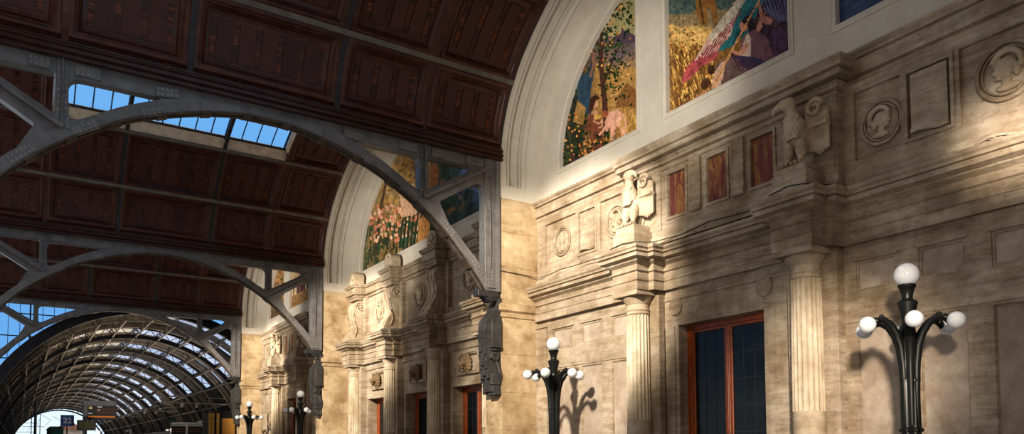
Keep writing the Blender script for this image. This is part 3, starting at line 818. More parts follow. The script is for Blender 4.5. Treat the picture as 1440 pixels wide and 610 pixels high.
def lunette(c, vc, split, num):
    root = sgroup('wall_right', (14.35, c, 9.7))
    outer = [(vc-8.1, 9.7), (vc+8.1, 9.7)]+arc(vc, 8.1, 5.45, VZ, 0, 180, 48)
    ops = openings(c, split)
    filled([outer]+ops, 'x', 14.36, 14.56, 'lunette_plaster', white, root)
    # stepped moulding round every opening
    for op in ops:
        cy = sum(p[0] for p in op)/len(op); cz = sum(p[1] for p in op)/len(op)
        mb = MB()
        pts = [(14.36, y, z) for y, z in op]
        def off(d, x):
            r = []
            n = len(op)
            for i in range(n):
                a = Vector(op[i-1]); b = Vector(op[i]); e = Vector(op[(i+1) % n])
                d1 = (b-a); d2 = (e-b)
                d1 = d1.normalized() if d1.length > 1e-6 else d2.normalized(); d2 = d2.normalized() if d2.length > 1e-6 else d1
                n1 = Vector((d1.y, -d1.x)); n2 = Vector((d2.y, -d2.x)); m = (n1+n2)/max(.4, 1+n1.dot(n2))
                q = b+m*d; r.append((x, q.x, q.y))
            return r
        rings = [off(.13, 14.362), off(.13, 14.33), off(.09, 14.32), off(.08, 14.34), off(.05, 14.345), off(.04, 14.33), off(-.008, 14.34), off(-.008, 14.55)]
        n = len(op); vs = [v for r in rings for v in r]
        mb.add(vs, [(k*n+i, k*n+(i+1) % n, (k+1)*n+(i+1) % n, (k+1)*n+i) for k in range(len(rings)-1) for i in range(n)])
        mb.build('mural_frame', white, root)
    return root
lu = [lunette(LUC[0], VC[0], True, 0), lunette(LUC[1], VC[1], False, 1)]
dup(lu[0], 2*P)
# plain plaster between neighbouring arches, above the piers
sp = MB()
sp.prism([(F[0]-.0, 9.72), (F[0]+.98, 9.72), (F[0]+.98, 10.9)]+[(VC[1]-8.02*cos(t*D2R), VZ+5.35*sin(t*D2R)) for t in (8, 16, 26, 38)]+[(F[0]+3, 16.6), (F[0]-2, 16.6)]+[(VC[0]+8.02*cos(t*D2R), VZ+5.35*sin(t*D2R)) for t in (38, 26, 16, 8)]+[(F[0], 10.9)], 'x', 12.79, 12.86)
spo = struct(sp.build('trim_11', white)); q = dup(spo, P); q.name = 'trim_12'; q = dup(spo, 2*P); q.name = 'trim_13'; q = dup(spo, -P); q.name = 'trim_14'

# ================================================================== murals
class Paint:
    """flat painted shapes on the mural plane, trimmed to the (convex) opening"""
    def __init__(s, X, opening):
        s.mb = MB(); s.X = X; s.k = 0; s.log = []; s.fn = None
        a = sum(opening[i-1][0]*opening[i][1]-opening[i][0]*opening[i-1][1] for i in range(len(opening)))
        s.op = opening if a > 0 else opening[::-1]
    def clip(s, pts):
        out = pts
        for i in range(len(s.op)):
            a, b = s.op[i-1], s.op[i]; ex_, ez = b[0]-a[0], b[1]-a[1]
            if abs(ex_)+abs(ez) < 1e-6: continue
            inp, out = out, []
            if not inp: return []
            dist = lambda q: ex_*(q[1]-a[1])-ez*(q[0]-a[0])
            for j in range(len(inp)):
                p0, p1 = inp[j-1], inp[j]; d0, d1 = dist(p0), dist(p1)
                if (d0 < 0) != (d1 < 0):
                    t = d0/(d0-d1); out.append((p0[0]+(p1[0]-p0[0])*t, p0[1]+(p1[1]-p0[1])*t))
                if d1 >= 0: out.append(p1)
        return out
    def put(s, pts, X):
        q = [on_wall(x, y, X) for x, y in pts]; q = s.clip([(v.y, v.z) for v in q])
        if len(q) >= 3: s.mb.add([(X, y, z) for y, z in q], [tuple(range(len(q)))])
    def poly(s, pts, col):
        s.k += 1; s.mb.col = col; s.put(pts, s.X-.00001*s.k-.001); s.log.append((pts, col, min(q[0] for q in pts), max(q[0] for q in pts), min(q[1] for q in pts), max(q[1] for q in pts)))
    def ell(s, x, y, a, b, col, rot=0, n=12):
        cr, sr = cos(rot), sin(rot)
        s.poly([(x+a*cos(2*pi*i/n)*cr-b*sin(2*pi*i/n)*sr, y+a*cos(2*pi*i/n)*sr+b*sin(2*pi*i/n)*cr) for i in range(n)], col)
    def line(s, pts, w, col):
        L = []; R = []
        for i, p in enumerate(pts):
            a = pts[max(0, i-1)]; b = pts[min(len(pts)-1, i+1)]; dx, dy = b[0]-a[0], b[1]-a[1]; l = math.hypot(dx, dy) or 1
            ww = w[i] if isinstance(w, list) else w
            L.append((p[0]-dy/l*ww, p[1]+dx/l*ww)); R.append((p[0]+dy/l*ww, p[1]-dx/l*ww))
        for i in range(len(pts)-1): s.poly([L[i], L[i+1], R[i+1], R[i]], col)
    def bg(s, x0, x1, y0, y1, fn, nx=22, ny=26):
        s.fn = fn
        for i in range(nx):
            for j in range(ny):
                a, b = x0+(x1-x0)*i/nx, x0+(x1-x0)*(i+1)/nx; c_, d = y0+(y1-y0)*j/ny, y0+(y1-y0)*(j+1)/ny
                s.mb.col = fn((a+b)/2, (c_+d)/2)
                s.put([(a, c_), (b, c_), (b, d), (a, d)], s.X)
    def leaves(s, n, fn, size, cols):
        for _ in range(n):
            x, y = fn(); r = random.uniform(.5, 1.2)*size; a = random.uniform(0, pi)
            s.ell(x, y, r, r*.55, random.choice(cols), a, 6)
    def colour_at(s, x, y):
        for pts, col, a, b, c_, d in reversed(s.log):
            if a <= x <= b and c_ <= y <= d:
                ins = False; j = len(pts)-1
                for i in range(len(pts)):
                    if (pts[i][1] > y) != (pts[j][1] > y) and x < (pts[j][0]-pts[i][0])*(y-pts[i][1])/(pts[j][1]-pts[i][1])+pts[i][0]: ins = not ins
                    j = i
                if ins: return col
        return s.fn(x, y)
    def daubs(s, n, x0, x1, y0, y1, size, var=.35):
        """short brush strokes that break up every flat colour"""
        jobs = []
        for _ in range(n):
            x, y = random.uniform(x0, x1), random.uniform(y0, y1); c_ = s.colour_at(x, y); k = 1+random.uniform(-var, var*.8)
            jobs.append((x, y, tuple(min(1, q*k*(1+random.uniform(-.12, .12))) for q in c_)))
        for x, y, c_ in jobs: r = size*random.uniform(.5, 1.2); s.ell(x, y, r, r*.45, c_, random.uniform(.6, 2.2), 6)
    def done(s, name, label, cat='mural'):
        return tag(s.mb.build(name, muralm), label, cat, 'painted murals in the lunettes')
def jit(c, a=.15): k = 1+random.uniform(-a, a); return tuple(min(1, x*k) for x in c)
def lerp(a, b, t): t = max(0, min(1, t)); return tuple(x+(y-x)*t for x, y in zip(a, b))
MX = 14.50
OA, OB = openings(LUC[0], True), openings(LUC[1], False)
OC = openings(LUC[2], True)
GREEN = [lin(18, 50, 28), lin(28, 66, 34), lin(50, 84, 36), lin(16, 40, 30), lin(74, 100, 40)]
FRUIT = [lin(226, 160, 30), lin(236, 178, 60), lin(210, 120, 30)]
# --- orchard mural (left of first bay)
p = Paint(MX, OA[0])
def fa(x, y):
    if y < 55: c = lerp(lin(96, 118, 104), lin(176, 168, 120), (y+150)/200)
    elif y < 95: c = lerp(lin(108, 94, 104), lin(150, 120, 92), (y-55)/40)
    else: c = lerp(lin(186, 146, 70), lin(160, 116, 44), (y-95)/110)
    if x < 842: c = lerp(c, lin(52, 56, 48), min(1, (842-x)/26))
    return jit(c, .10)
p.bg(776, 902, -150, 252, fa, 24, 44)
p.poly([(866, 52), (870, 44), (873, 46), (875, 36), (878, 45), (882, 43), (893, 50), (893, 60), (866, 64)], lin(92, 76, 96))
p.poly([(856, 82), (893, 60), (893, 70), (858, 92)], lin(118, 102, 112))
for k in range(10): p.line([(858, 100+k*7), (893, 86+k*7.5)], .7, jit(lin(200, 160, 92), .2))
p.poly([(868, 136), (882, 116), (895, 126), (895, 150), (866, 152)], lin(140, 96, 40))
p.leaves(260, lambda: (random.uniform(784, 830), random.uniform(60, 235)), 3.2, GREEN)
p.line([(853, 190), (850, 140), (845, 90), (846, 40), (856, -40), (852, -120)], [4.2, 3.6, 3.1, 2.6, 2, 1.4], lin(86, 50, 40))
p.line([(846, 90), (838, 50), (836, 10), (842, -40)], [2, 1.7, 1.4, 1], lin(72, 46, 36))
p.line([(848, 120), (862, 84), (872, 62)], [1.6, 1.2, .6], lin(80, 50, 38))
p.line([(806, 235), (802, 190), (795, 165)], [2.6, 2.2, 1.6], lin(98, 58, 50))
p.line([(816, 225), (812, 150), (824, 70)], [1.8, 1.5, 1.], lin(70, 44, 36))
p.leaves(330, lambda: (random.gauss(856, 17), random.gauss(10, 45)), 3.0, GREEN)
p.leaves(120, lambda: (random.gauss(862, 12), random.gauss(100, 24)), 2.4, GREEN)
for _ in range(60): x, y = random.gauss(856, 16), random.gauss(25, 45); p.ell(x, y, 1.5, 1.6, random.choice(FRUIT))
# woman in blue
p.poly([(812, 160), (812, 118), (818, 104), (828, 102), (832, 84), (836, 84), (834, 112), (830, 130), (831, 160)], lin(38, 76, 104))
p.ell(819, 95, 4.5, 6.5, lin(150, 98, 72)); p.ell(819, 91, 5, 4.5, lin(70, 44, 34)); p.line([(830, 108), (835, 92), (834, 74)], 2, lin(150, 104, 84))
p.poly([(806, 172), (812, 140), (824, 152), (820, 176)], lin(168, 130, 60))
# woman in russet
p.poly([(818, 222), (820, 192), (828, 160), (838, 156), (846, 166), (848, 186), (842, 212), (826, 224)], lin(136, 76, 42))
p.poly([(816, 226), (822, 190), (830, 196), (826, 224)], lin(190, 136, 70))
p.ell(837, 146, 4.6, 6.6, lin(206, 150, 116), .2); p.poly([(828, 152), (830, 138), (838, 133), (844, 138), (838, 141), (834, 152), (826, 160)], lin(74, 38, 22))
p.poly([(831, 160), (836, 153), (842, 158), (841, 168), (834, 168)], lin(206, 152, 118)); p.line([(832, 160), (834, 172), (842, 178)], [2.4, 2, 1.4], lin(128, 70, 40)); p.line([(846, 168), (847, 176), (841, 180)], [2, 1.8, 1.3], lin(206, 152, 118))
p.poly([(834, 186), (846, 184), (850, 206), (838, 214)], lin(112, 60, 36)); p.poly([(820, 200), (828, 188), (830, 206), (822, 222)], lin(170, 116, 60))
p.line([(834, 170), (842, 174), (848, 168)], 1.2, lin(206, 152, 118)); p.ell(840, 164, 5.5, 3.6, lin(214, 168, 60))
# bending child
p.poly([(850, 172), (856, 158), (868, 154), (878, 160), (882, 170), (880, 188), (875, 196), (872, 182), (866, 176), (864, 196), (859, 198), (858, 178), (852, 186)], lin(222, 168, 142))
p.ell(851, 160, 4.5, 5, lin(172, 92, 46)); p.line([(854, 172), (848, 184), (842, 190)], 1.6, lin(222, 168, 142))
p.leaves(240, lambda: (random.uniform(786, 866), random.uniform(186, 240)), 2.8, GREEN)
for _ in range(80): x = random.uniform(784, 862); y = random.uniform(150, 238) if x < 815 else random.uniform(196, 236); p.ell(x, y, 1.5, 1.6, random.choice(FRUIT))
for _ in range(60): x = random.uniform(872, 895); y = random.uniform(150, 215); p.line([(x, y+12), (x+random.uniform(-3, 4), y)], .6, jit(lin(196, 156, 70), .3))
p.daubs(1500, 786, 896, 0, 240, 2.2)
p.done('orchard_mural', 'quarter-round mural of a fruit orchard with two women and a bending child')
# --- harvest mural (middle of first bay)
p = Paint(MX, OA[1])
def fb(x, y):
    if y < 22-(x-935)*.12: c = lerp(lin(70, 100, 104), lin(122, 130, 110), random.random()*.6)
    elif y < 48-(x-935)*.16: c = lin(150, 132, 96)
    else: c = lerp(lin(150, 108, 36), lin(112, 76, 26), (y-50)/110)
    if x > 1040: c = lerp(c, lin(72, 46, 66), (x-1040)/26)
    return jit(c, .14)
p.bg(900, 1130, -110, 190, fb, 46, 46)
for _ in range(420):
    x = random.uniform(932, 1010); y = random.uniform(40, 150); h = random.uniform(8, 22)
    cl = random.choice([lin(206, 160, 62), lin(170, 122, 40), lin(226, 184, 90), lin(104, 70, 24), lin(140, 100, 34)])
    b_ = (x-960)*.10; p.line([(x, y+h), (x-2+b_*.3, y+h*.4), (x-5+b_, y)], [.9, .8, .4], jit(cl, .15))
for _ in range(120):
    x = random.uniform(936, 1005); y = random.uniform(38, 62); p.line([(x, y), (x+9, y-3), (x+16, y+2)], .8, jit(lin(216, 178, 96), .2))
p.poly([(978, 0), (979, 18), (986, 36), (995, 36), (994, 12), (998, 12), (1003, 34), (1010, 32), (1004, -20), (1006, -60), (980, -60)], lin(150, 104, 32))
p.line([(982, -60), (984, 0), (990, 34)], 1.5, lin(96, 64, 22)); p.poly([(984, -60), (1008, -60), (1012, -84), (984, -88)], lin(120, 60, 40)); p.ell(996, -98, 6, 8, lin(170, 116, 84))
# banner: pale, rose and teal folds
p.poly([(958, 118), (964, 96), (978, 82), (1000, 72), (1015, 66), (1005, 84), (986, 94), (968, 112)], lin(176, 70, 74))
p.poly([(976, 86), (998, 48), (1020, 20), (1040, -6), (1062, -30), (1056, 10), (1036, 44), (1012, 70), (992, 80)], lin(206, 168, 156))
p.poly([(996, 52), (1018, 22), (1040, -4), (1048, 4), (1024, 40), (1006, 66)], lin(196, 188, 172))
p.poly([(1006, 74), (1028, 48), (1036, 20), (1052, -4), (1074, -40), (1084, -10), (1066, 14), (1052, 46), (1028, 66)], lin(30, 118, 126))
p.poly([(1030, 60), (1044, 30), (1056, 8), (1062, 12), (1050, 44)], lin(18, 84, 100))
for k in range(7): p.line([(966+k*7, 110-k*6), (988+k*9, 74-k*10)], .8, lin(140, 52, 62))
# women, skirt and basket
p.poly([(1040, 96), (1042, 60), (1052, 44), (1066, 42), (1080, 54), (1088, 80), (1086, 110), (1060, 120), (1042, 112)], lin(120, 78, 96))
p.poly([(1042, 70), (1050, 48), (1056, 52), (1056, 84), (1044, 88)], lin(204, 180, 168))
p.ell(1046, 36, 6, 8.5, lin(196, 132, 104)); p.poly([(1042, 32), (1048, 22), (1060, 26), (1062, 38), (1054, 46), (1050, 34)], lin(44, 28, 34))
p.line([(1052, 62), (1040, 76), (1030, 72)], [3.4, 3, 2.4], lin(202, 142, 112)); p.line([(1066, 44), (1072, 22), (1066, 4)], [3.4, 3, 2.2], lin(190, 126, 104))
p.ell(1080, 26, 7, 10, lin(180, 126, 110)); p.poly([(1074, 22), (1082, 10), (1094, 16), (1096, 34), (1088, 44), (1086, 26)], lin(92, 58, 50))
p.poly([(1084, 44), (1096, 36), (1110, 50), (1110, 90), (1092, 100)], lin(84, 50, 88))
for k in range(8): p.line([(1062+k*6, -20), (1076+k*5, 14), (1096+k*3, 30)], 1.4, jit(lin(92, 92, 130), .25))
p.poly([(1000, 120), (1008, 90), (1030, 76), (1052, 82), (1074, 92), (1058, 104), (1030, 112), (1012, 124)], lin(112, 88, 86))
p.poly([(1034, 78), (1060, 80), (1082, 90), (1060, 100), (1040, 92)], lin(58, 52, 92))
for k in range(6): p.line([(1030+k*7, 76+k*2), (1040+k*6, 100)], 1, jit(lin(96, 52, 70), .3))
p.poly([(1000, 124), (1004, 104), (1014, 88), (1022, 84), (1016, 112), (1012, 126)], lin(196, 158, 136))
p.ell(992, 118, 6, 9, lin(86, 56, 34), .4); p.ell(1000, 98, 5, 7, lin(70, 44, 32)); p.poly([(974, 146), (980, 132), (996, 126), (1000, 132), (984, 144)], lin(170, 120, 80))
p.line([(1003, 124), (1026, 76), (1046, 40), (1066, 4), (1080, -30)], 1.3, lin(206, 150, 78))
p.line([(958, 138), (962, 128), (970, 130)], 1.4, lin(220, 180, 90))
p.daubs(1800, 932, 1110, 0, 160, 2.6)
p.done('harvest_mural', 'upright mural of a wheat harvest with a rose and teal banner')
# --- dusk mural (right of first bay, only its corner shows)
p = Paint(MX, OA[2])
p.bg(1150, 1420, -110, 60, lambda x, y: jit(lerp(lin(44, 56, 88), lin(64, 66, 92), random.random()), .2), 26, 20)
for _ in range(26): x = random.uniform(1165, 1250); p.poly([(x, 40), (x+14, 34), (x+18, -20), (x+4, -26)], jit(lin(40, 62, 100), .3))
for _ in range(60): x, y = random.uniform(1165, 1390), random.uniform(-90, 30); p.line([(x, y), (x+12, y-5)], 1.2, jit(lin(70, 84, 122), .3))
p.done('dusk_mural', 'dark blue tiled mural cut off by the top edge, right of the harvest mural')
# --- garden mural (second bay)
p = Paint(MX, OB[0])
def fc(x, y):
    c = lerp(lin(176, 150, 100), lin(150, 120, 70), (y-220)/120)
    if x > 606: c = lerp(lin(84, 104, 96), lin(58, 80, 78), (y-240)/60)
    if x > 640: c = lerp(c, lin(104, 124, 190), (x-640)/22*max(0, 1-(y-235)/60))
    if x < 545: c = lerp(c, lin(134, 120, 60), .5)
    return jit(c, .16)
p.bg(500, 712, 120, 390, fc, 44, 50)
p.leaves(160, lambda: (random.gauss(540, 22), random.gauss(285, 26)), 3.2, [lin(178, 130, 40), lin(150, 100, 30), lin(206, 160, 70), lin(96, 90, 40)])
p.leaves(120, lambda: (random.gauss(575, 12), random.gauss(236, 18)), 3.0, [lin(190, 146, 50), lin(160, 110, 34), lin(120, 96, 40)])
p.line([(526, 360), (534, 300), (546, 240), (552, 200)], [2.4, 2, 1.6, 1], lin(84, 58, 34))
for _ in range(190):
    x = random.uniform(508, 592); y = random.uniform(308, 372) if x < 560 else random.uniform(290, 345)
    p.line([(x, y+14), (x+random.uniform(-3, 3), y)], [1.2, .5], jit(random.choice([lin(34, 74, 54), lin(60, 96, 60), lin(28, 56, 40), lin(110, 90, 40)]), .2))
for _ in range(120):
    x = random.uniform(520, 592); y = random.uniform(284, 340); p.ell(x, y, 2.1, 2.6, jit(random.choice([lin(226, 160, 120), lin(232, 186, 150), lin(206, 120, 84)]), .12), 0, 8)
for k in range(10): x = 562+k*5; p.line([(x, 350), (x+3, 318), (x+random.uniform(4, 14), 288)], [1.6, 1.3, .5], lin(40, 66, 50))
p.poly([(586, 352), (590, 306), (604, 306), (606, 346)], lin(196, 140, 62)); p.poly([(560, 262), (584, 258), (588, 300), (566, 306)], lin(206, 168, 134))
p.poly([(582, 226), (592, 222), (594, 300), (586, 300)], lin(120, 116, 112))
p.poly([(604, 262), (606, 232), (612, 226), (617, 236), (616, 262)], lin(176, 112, 52)); p.ell(611, 232, 3.4, 5, lin(186, 140, 90))
p.poly([(618, 274), (622, 230), (630, 228), (634, 262), (630, 276)], lin(60, 84, 62))
for _ in range(60): x, y = random.uniform(616, 665), random.uniform(250, 305); p.ell(x, y, 3.4, 4.4, jit(random.choice([lin(60, 88, 70), lin(44, 64, 56), lin(124, 100, 66), lin(76, 92, 130)]), .2), random.random(), 8)
for _ in range(30): x, y = random.uniform(648, 682), random.uniform(236, 272); p.ell(x, y, 3.2, 4, jit(lin(112, 134, 200), .25), random.random(), 8)
p.daubs(1800, 505, 685, 210, 382, 2.2)
p.done('garden_mural', 'wide half-round mural of golden trees and pink flowers behind the first iron arch')
# --- third-bay murals, small and far
p = Paint(MX, OC[0])
p.bg(372, 400, 360, 452, lambda x, y: jit(lerp(lin(176, 130, 60), lin(112, 74, 34), (y-380)/60), .25), 12, 24)
for _ in range(90): p.ell(random.uniform(376, 399), random.uniform(375, 445), 1.2, 2, jit(random.choice([lin(206, 150, 70), lin(84, 60, 36), lin(60, 84, 50), lin(150, 84, 40)]), .2), random.random(), 7)
p.done('amber_mural', 'small distant amber mural left of the white mullion, beyond the second iron arch')
p = Paint(MX, OC[1])
p.bg(404, 446, 350, 440, lambda x, y: jit(lerp(lin(196, 176, 130), lin(140, 100, 50), (y-370)/55), .2), 14, 24)
for k in range(16):
    x = 408+k*1.7; y = 418-k*.9; p.poly([(x-1, y), (x-.6, y-16), (x+.9, y-16), (x+1.1, y)], jit(random.choice([lin(150, 60, 36), lin(60, 80, 104), lin(210, 190, 150), lin(90, 60, 40)]), .2)); p.ell(x, y-18, .9, 1.4, lin(200, 150, 110))
p.done('procession_mural', 'small distant mural of a row of standing figures, right of the white mullion')

# ================================================================== coffered vault
def vp(c, x, t, h):
    return (x, c+(VA-h)*cos(t*D2R), VZ+(VB-h)*sin(t*D2R))
COLX = [XL, .65, 3.41, 7.29, 10.05, 12.78]
ROWS = [5, 25.3, 49, 69.5, 90, 110.5, 131, 154.7, 175]
def dtm(t, m):   # metres along the arc -> degrees
    return m/math.sqrt((VA*sin(t*D2R))**2+(VB*cos(t*D2R))**2)/D2R
def make_coffer(root, c, x0, x1, t0, t1):
    tm = (t0+t1)/2; seg = 5
    rings = [(.075, .03), (.075, .07), (.11, .095), (.15, .10), (.19, .085), (.215, .05), (.235, .055), (.30, -.02), (.33, -.04), (.34, -.10), (.44, -.115)]
    mb = MB(); mb.smooth = True
    def loop(m, h):
        a, b = x0+m, x1-m; u, v = t0+dtm(tm, m), t1-dtm(tm, m); pts = []
        for i in range(seg): pts.append(vp(c, a+(b-a)*i/seg, u, h))
        for i in range(seg): pts.append(vp(c, b, u+(v-u)*i/seg, h))
        for i in range(seg): pts.append(vp(c, b-(b-a)*i/seg, v, h))
        for i in range(seg): pts.append(vp(c, a, v-(v-u)*i/seg, h))
        return pts
    L = [loop(m, h) for m, h in rings]; n = 4*seg
    mb.add([q for l in L for q in l], [(k*n+i, k*n+(i+1) % n, (k+1)*n+(i+1) % n, (k+1)*n+i) for k in range(len(L)-1) for i in range(n)])
    m = .43; a, b = x0+m, x1-m; u, v = t0+dtm(tm, m), t1-dtm(tm, m)
    mb.smooth = False
    mb.grid(lambda q, w: vp(c, q, w, -.115), [a, (a+b)/2, b], [u+(v-u)*i/6 for i in range(7)])
    fo = mb.build('coffer', wood_f, root, False); fo.data.set_sharp_from_angle(angle=50*D2R)
    W = b-a; nb = 5 if W > 2.6 else 3; lw = W*.085 if nb == 3 else W*.05; bw = (W-lw*(nb+1))/nb
    bd = MB(); bk = MB()
    def slab(mb_, xa, xb, ta, tb, h, k):
        ts = [ta+(tb-ta)*i/k for i in range(k+1)]
        top = [vp(c, xx, t, h) for t in ts for xx in (xa, xb)]; bot = [vp(c, xx, t, -.118) for t in ts for xx in (xa, xb)]
        nn = 2*(k+1); fs = []
        for i in range(k):
            q = 2*i; fs += [(q, q+1, q+3, q+2), (q, q+2, nn+q+2, nn+q), (q+1, nn+q+1, nn+q+3, q+3)]
        fs += [(0, nn, nn+1, 1), (nn-2, nn-1, 2*nn-1, 2*nn-2)]
        mb_.add(top+bot, fs)
    mt = dtm(tm, .06)
    for i in range(nb):
        xa = a+lw+(bw+lw)*i; slab(bd, xa+.012, xa+bw-.012, u+mt, v-mt, -.075, 5)
    nl = 13
    for i in range(nb+1):
        xa = a+(bw+lw)*i
        for j in range(nl):
            ta = u+mt+(v-u-2*mt)*j/nl; tb = u+mt+(v-u-2*mt)*(j+.78)/nl
            slab(bk, xa+.015, xa+lw-.015, ta, tb, -.085-random.uniform(0, .012), 1)
    BASE[fo.name] = BASE[root.name]
    bd.build('boards', wood_b, fo); bk.build('block_ladder', wood_k, fo)
def make_ceiling():
    c = VC[0]; root = sgroup('ceiling', (XM, c, VZ))
    for i in range(5):
        for j in range(8):
            if 1 <= i <= 3 and 2 <= j <= 5: continue
            make_coffer(root, c, COLX[i], COLX[i+1], ROWS[j], ROWS[j+1])
    def straight(name, t, mat, w=.15, x0=XL, x1=12.78):
        mb = MB(); d = dtm(t, w/2); mb.smooth = False
        pr = [(t-d, .0), (t-d, .075), (t+d, .075), (t+d, .0)]
        mb.add([vp(c, x, tt, h) for x in (x0, x1) for tt, h in pr], [(0, 1, 5, 4), (1, 2, 6, 5), (2, 3, 7, 6), (0, 3, 2, 1), (4, 5, 6, 7)])
        mb.build(name, mat, root)
    for t in ROWS[1:-1]:
        if t in (69.5, 90, 110.5):
            straight('long_rib', t, ribm, x0=XL, x1=.65); straight('long_rib', t, ribm, x0=10.05)
        else: straight('long_rib', t, ribm)
    for i, x in enumerate(COLX):
        w = .15; a, b = max(x-w/2, XL), min(x+w/2, 12.78)
        mb = MB()
        ts = [4+172*k/48 for k in range(49)]
        mb.grid(lambda t, q: vp(c, (a, a, b, b)[q], t, (-.0, .06, .06, -.0)[q]), ts, [0, 1, 2, 3])
        mb.build('cross_rib', wood_f if i in (1, 4) else iron_d, root)
    # shell above the coffers, open at the skylight
    sh = MB(); xs = [XL-.3, .75, 9.95, 12.9]; ts = [0+180*k/40 for k in range(41)]
    for i in range(3):
        for k in range(40):
            if i == 1 and 52.5 < (ts[k]+ts[k+1])/2 < 127.5: continue
            sh.add([vp(c, xs[i], ts[k], -.2), vp(c, xs[i+1], ts[k], -.2), vp(c, xs[i+1], ts[k+1], -.2), vp(c, xs[i], ts[k+1], -.2)], [(0, 1, 2, 3)])
    sh.build('vault_shell', dark, root)
    # roll mouldings along both springings
    pr = [(.0, 10.84), (.16, 10.84), (.16, 10.90), (.12, 10.92), (.12, 10.95), (.20, 10.98), (.20, 11.02), (.13, 11.05), (.13, 11.1), (.17, 11.13), (.175, 11.17), (.15, 11.2), (.10, 11.21), (.10, 11.27), (.04, 11.34), (-.02, 11.36)]
    mm = MB(); mm.smooth = False
    for s in (1, -1):
        vs = [(x, c+s*(VA+.0-d), z) for x in (XL, 12.8) for d, z in pr]; n = len(pr)
        mm.add(vs, [(j, j+1, n+j+1, n+j) for j in range(n-1)]+[tuple(range(n)), tuple(range(n, 2*n))])
    mm.build('springing_moulding', wood_m, root)
    return root
ceil_a = make_ceiling()
ceil_b = dup(ceil_a, P); ceil_c = dup(ceil_a, 2*P)
# beams above each arch line
bm_ = MB(); bm_.box(XL-.2, 12.8, F[0]-.02, F[0]+1.0, 10.92, 11.5)
be = struct(bm_.build('trim_15', wood_f))
for i, k in ((16, P), (17, 2*P), (18, -P)): q = dup(be, k); q.name = 'trim_%d' % i

def skylight():
    c = VC[0]; root = sgroup('window_1', (XM, c, 15)); T0, T1 = 53.4, 126.6; X0, X1 = .82, 9.88
    ts = [T0+(T1-T0)*k/30 for k in range(31)]
    mb = MB()
    for ta, tb in ((49.6, T0), (T1, 130.4)):
        for u_, v_, h0, h1 in ((ta, tb, .02, -.16),):
            if ta > 90: h0, h1 = h1, h0
            mb.add([vp(c, X0-.1, u_, h0), vp(c, X1+.1, u_, h0), vp(c, X1+.1, v_, h1), vp(c, X0-.1, v_, h1)], [(0, 1, 2, 3)])
    for x, s in ((X0, 1), (X1, -1)):
        mb.grid(lambda t, q: vp(c, x-s*(.14, .1, .0)[q], t, (.05, .06, -.2)[q]), ts, [0, 1, 2])
    mb.build('skylight_curb', beige, root)
    fr = MB()
    for x in (X0+.05, X1-.05): fr.tube([vp(c, x, t, -.24) for t in ts], .05, 6)
    for t in (T0+.4, T1-.4): fr.tube([vp(c, X0, t, -.2), vp(c, X1, t, -.2)], .065, 6)
    for x in (3.41, 7.26): fr.tube([vp(c, x, t, -.12) for t in ts], .085, 6)
    fr.tube([vp(c, X0, 90, -.2), vp(c, X1, 90, -.2)], .06, 6)
    fr.build('skylight_frame', iron_d, root)
    n = 14
    for i in range(1, n):
        x = X0+(X1-X0)*i/n
        if min(abs(x-3.41), abs(x-7.26)) < .15: continue
        b = MB(); b.tube([vp(c, x, t, -.24) for t in ts], .026, 6); b.build('glazing_bar', iron_d, root)
    g = MB(); g.grid(lambda t, x: vp(c, x, t, -.27), ts, [X0, X1]); g.build('roof_glass', cglass, root)
    return root
sk = skylight(); q = dup(sk, P); q.name = 'window_2'; q = dup(sk, 2*P); q.name = 'window_3'

# ================================================================== iron arches
IN = [(0, 10.55), (.5, 10.54), (1., 10.47), (1.54, 10.36), (2.08, 10.21), (2.75, 9.99), (3.45, 9.69), (4.17, 9.27), (4.6, 8.98), (5.17, 8.54), (5.75, 7.99), (6.24, 7.44), (6.6, 6.99), (6.95, 6.52)]
EX = [(0, 10.86), (.5, 10.86), (1., 10.80), (1.54, 10.70), (2.08, 10.56), (2.75, 10.33), (3.45, 10.01), (4.17, 9.58), (4.6, 9.29), (5.17, 8.88), (5.75, 8.38), (6.24, 7.87), (6.68, 7.42), (7.1, 6.95)]
def smooth_curve(P_, n=60):
    xs = [p_[0] for p_ in P_]; zs = [p_[1] for p_ in P_]; m = len(xs)
    tan = [(zs[min(i+1, m-1)]-zs[max(i-1, 0)])/(xs[min(i+1, m-1)]-xs[max(i-1, 0)]) for i in range(m)]; tan[0] = 0
    out = []
    for k in range(n+1):
        x = xs[-1]*k/n; i = min(m-2, max(j for j in range(m) if xs[j] <= x+1e-9)); h = xs[i+1]-xs[i]; s = (x-xs[i])/h
        out.append((x, (2*s**3-3*s*s+1)*zs[i]+(s**3-2*s*s+s)*h*tan[i]+(-2*s**3+3*s*s)*zs[i+1]+(s**3-s*s)*h*tan[i+1]))
    return out
INC, EXC = smooth_curve(IN), smooth_curve(EX)
def zat(C, dx):
    dx = abs(dx)
    for a, b in zip(C[:-1], C[1:]):
        if a[0] <= dx <= b[0]+1e-9: return a[1]+(b[1]-a[1])*(dx-a[0])/(b[0]-a[0])
    return C[-1][1]
def full(C): return [(XM-x, z) for x, z in C[::-1]]+[(XM+x, z) for x, z in C[1:]]
def round_poly(pts, rs, n=6):
    out = []; k = len(pts)
    for i in range(k):
        a, b, c = Vector(pts[i-1]), Vector(pts[i]), Vector(pts[(i+1) % k]); r = rs[i]
        if r <= 0: out.append(tuple(b)); continue
        u, v = (a-b).normalized(), (c-b).normalized(); ang = math.acos(max(-1, min(1, u.dot(v)))); d = min(r/math.tan(ang/2), (a-b).length*.45, (c-b).length*.45)
        p0, p1 = b+u*d, b+v*d
        for j in range(n+1):
            t = j/n; out.append(tuple(p0*(1-t)**2+b*2*t*(1-t)+p1*t*t))
    return out
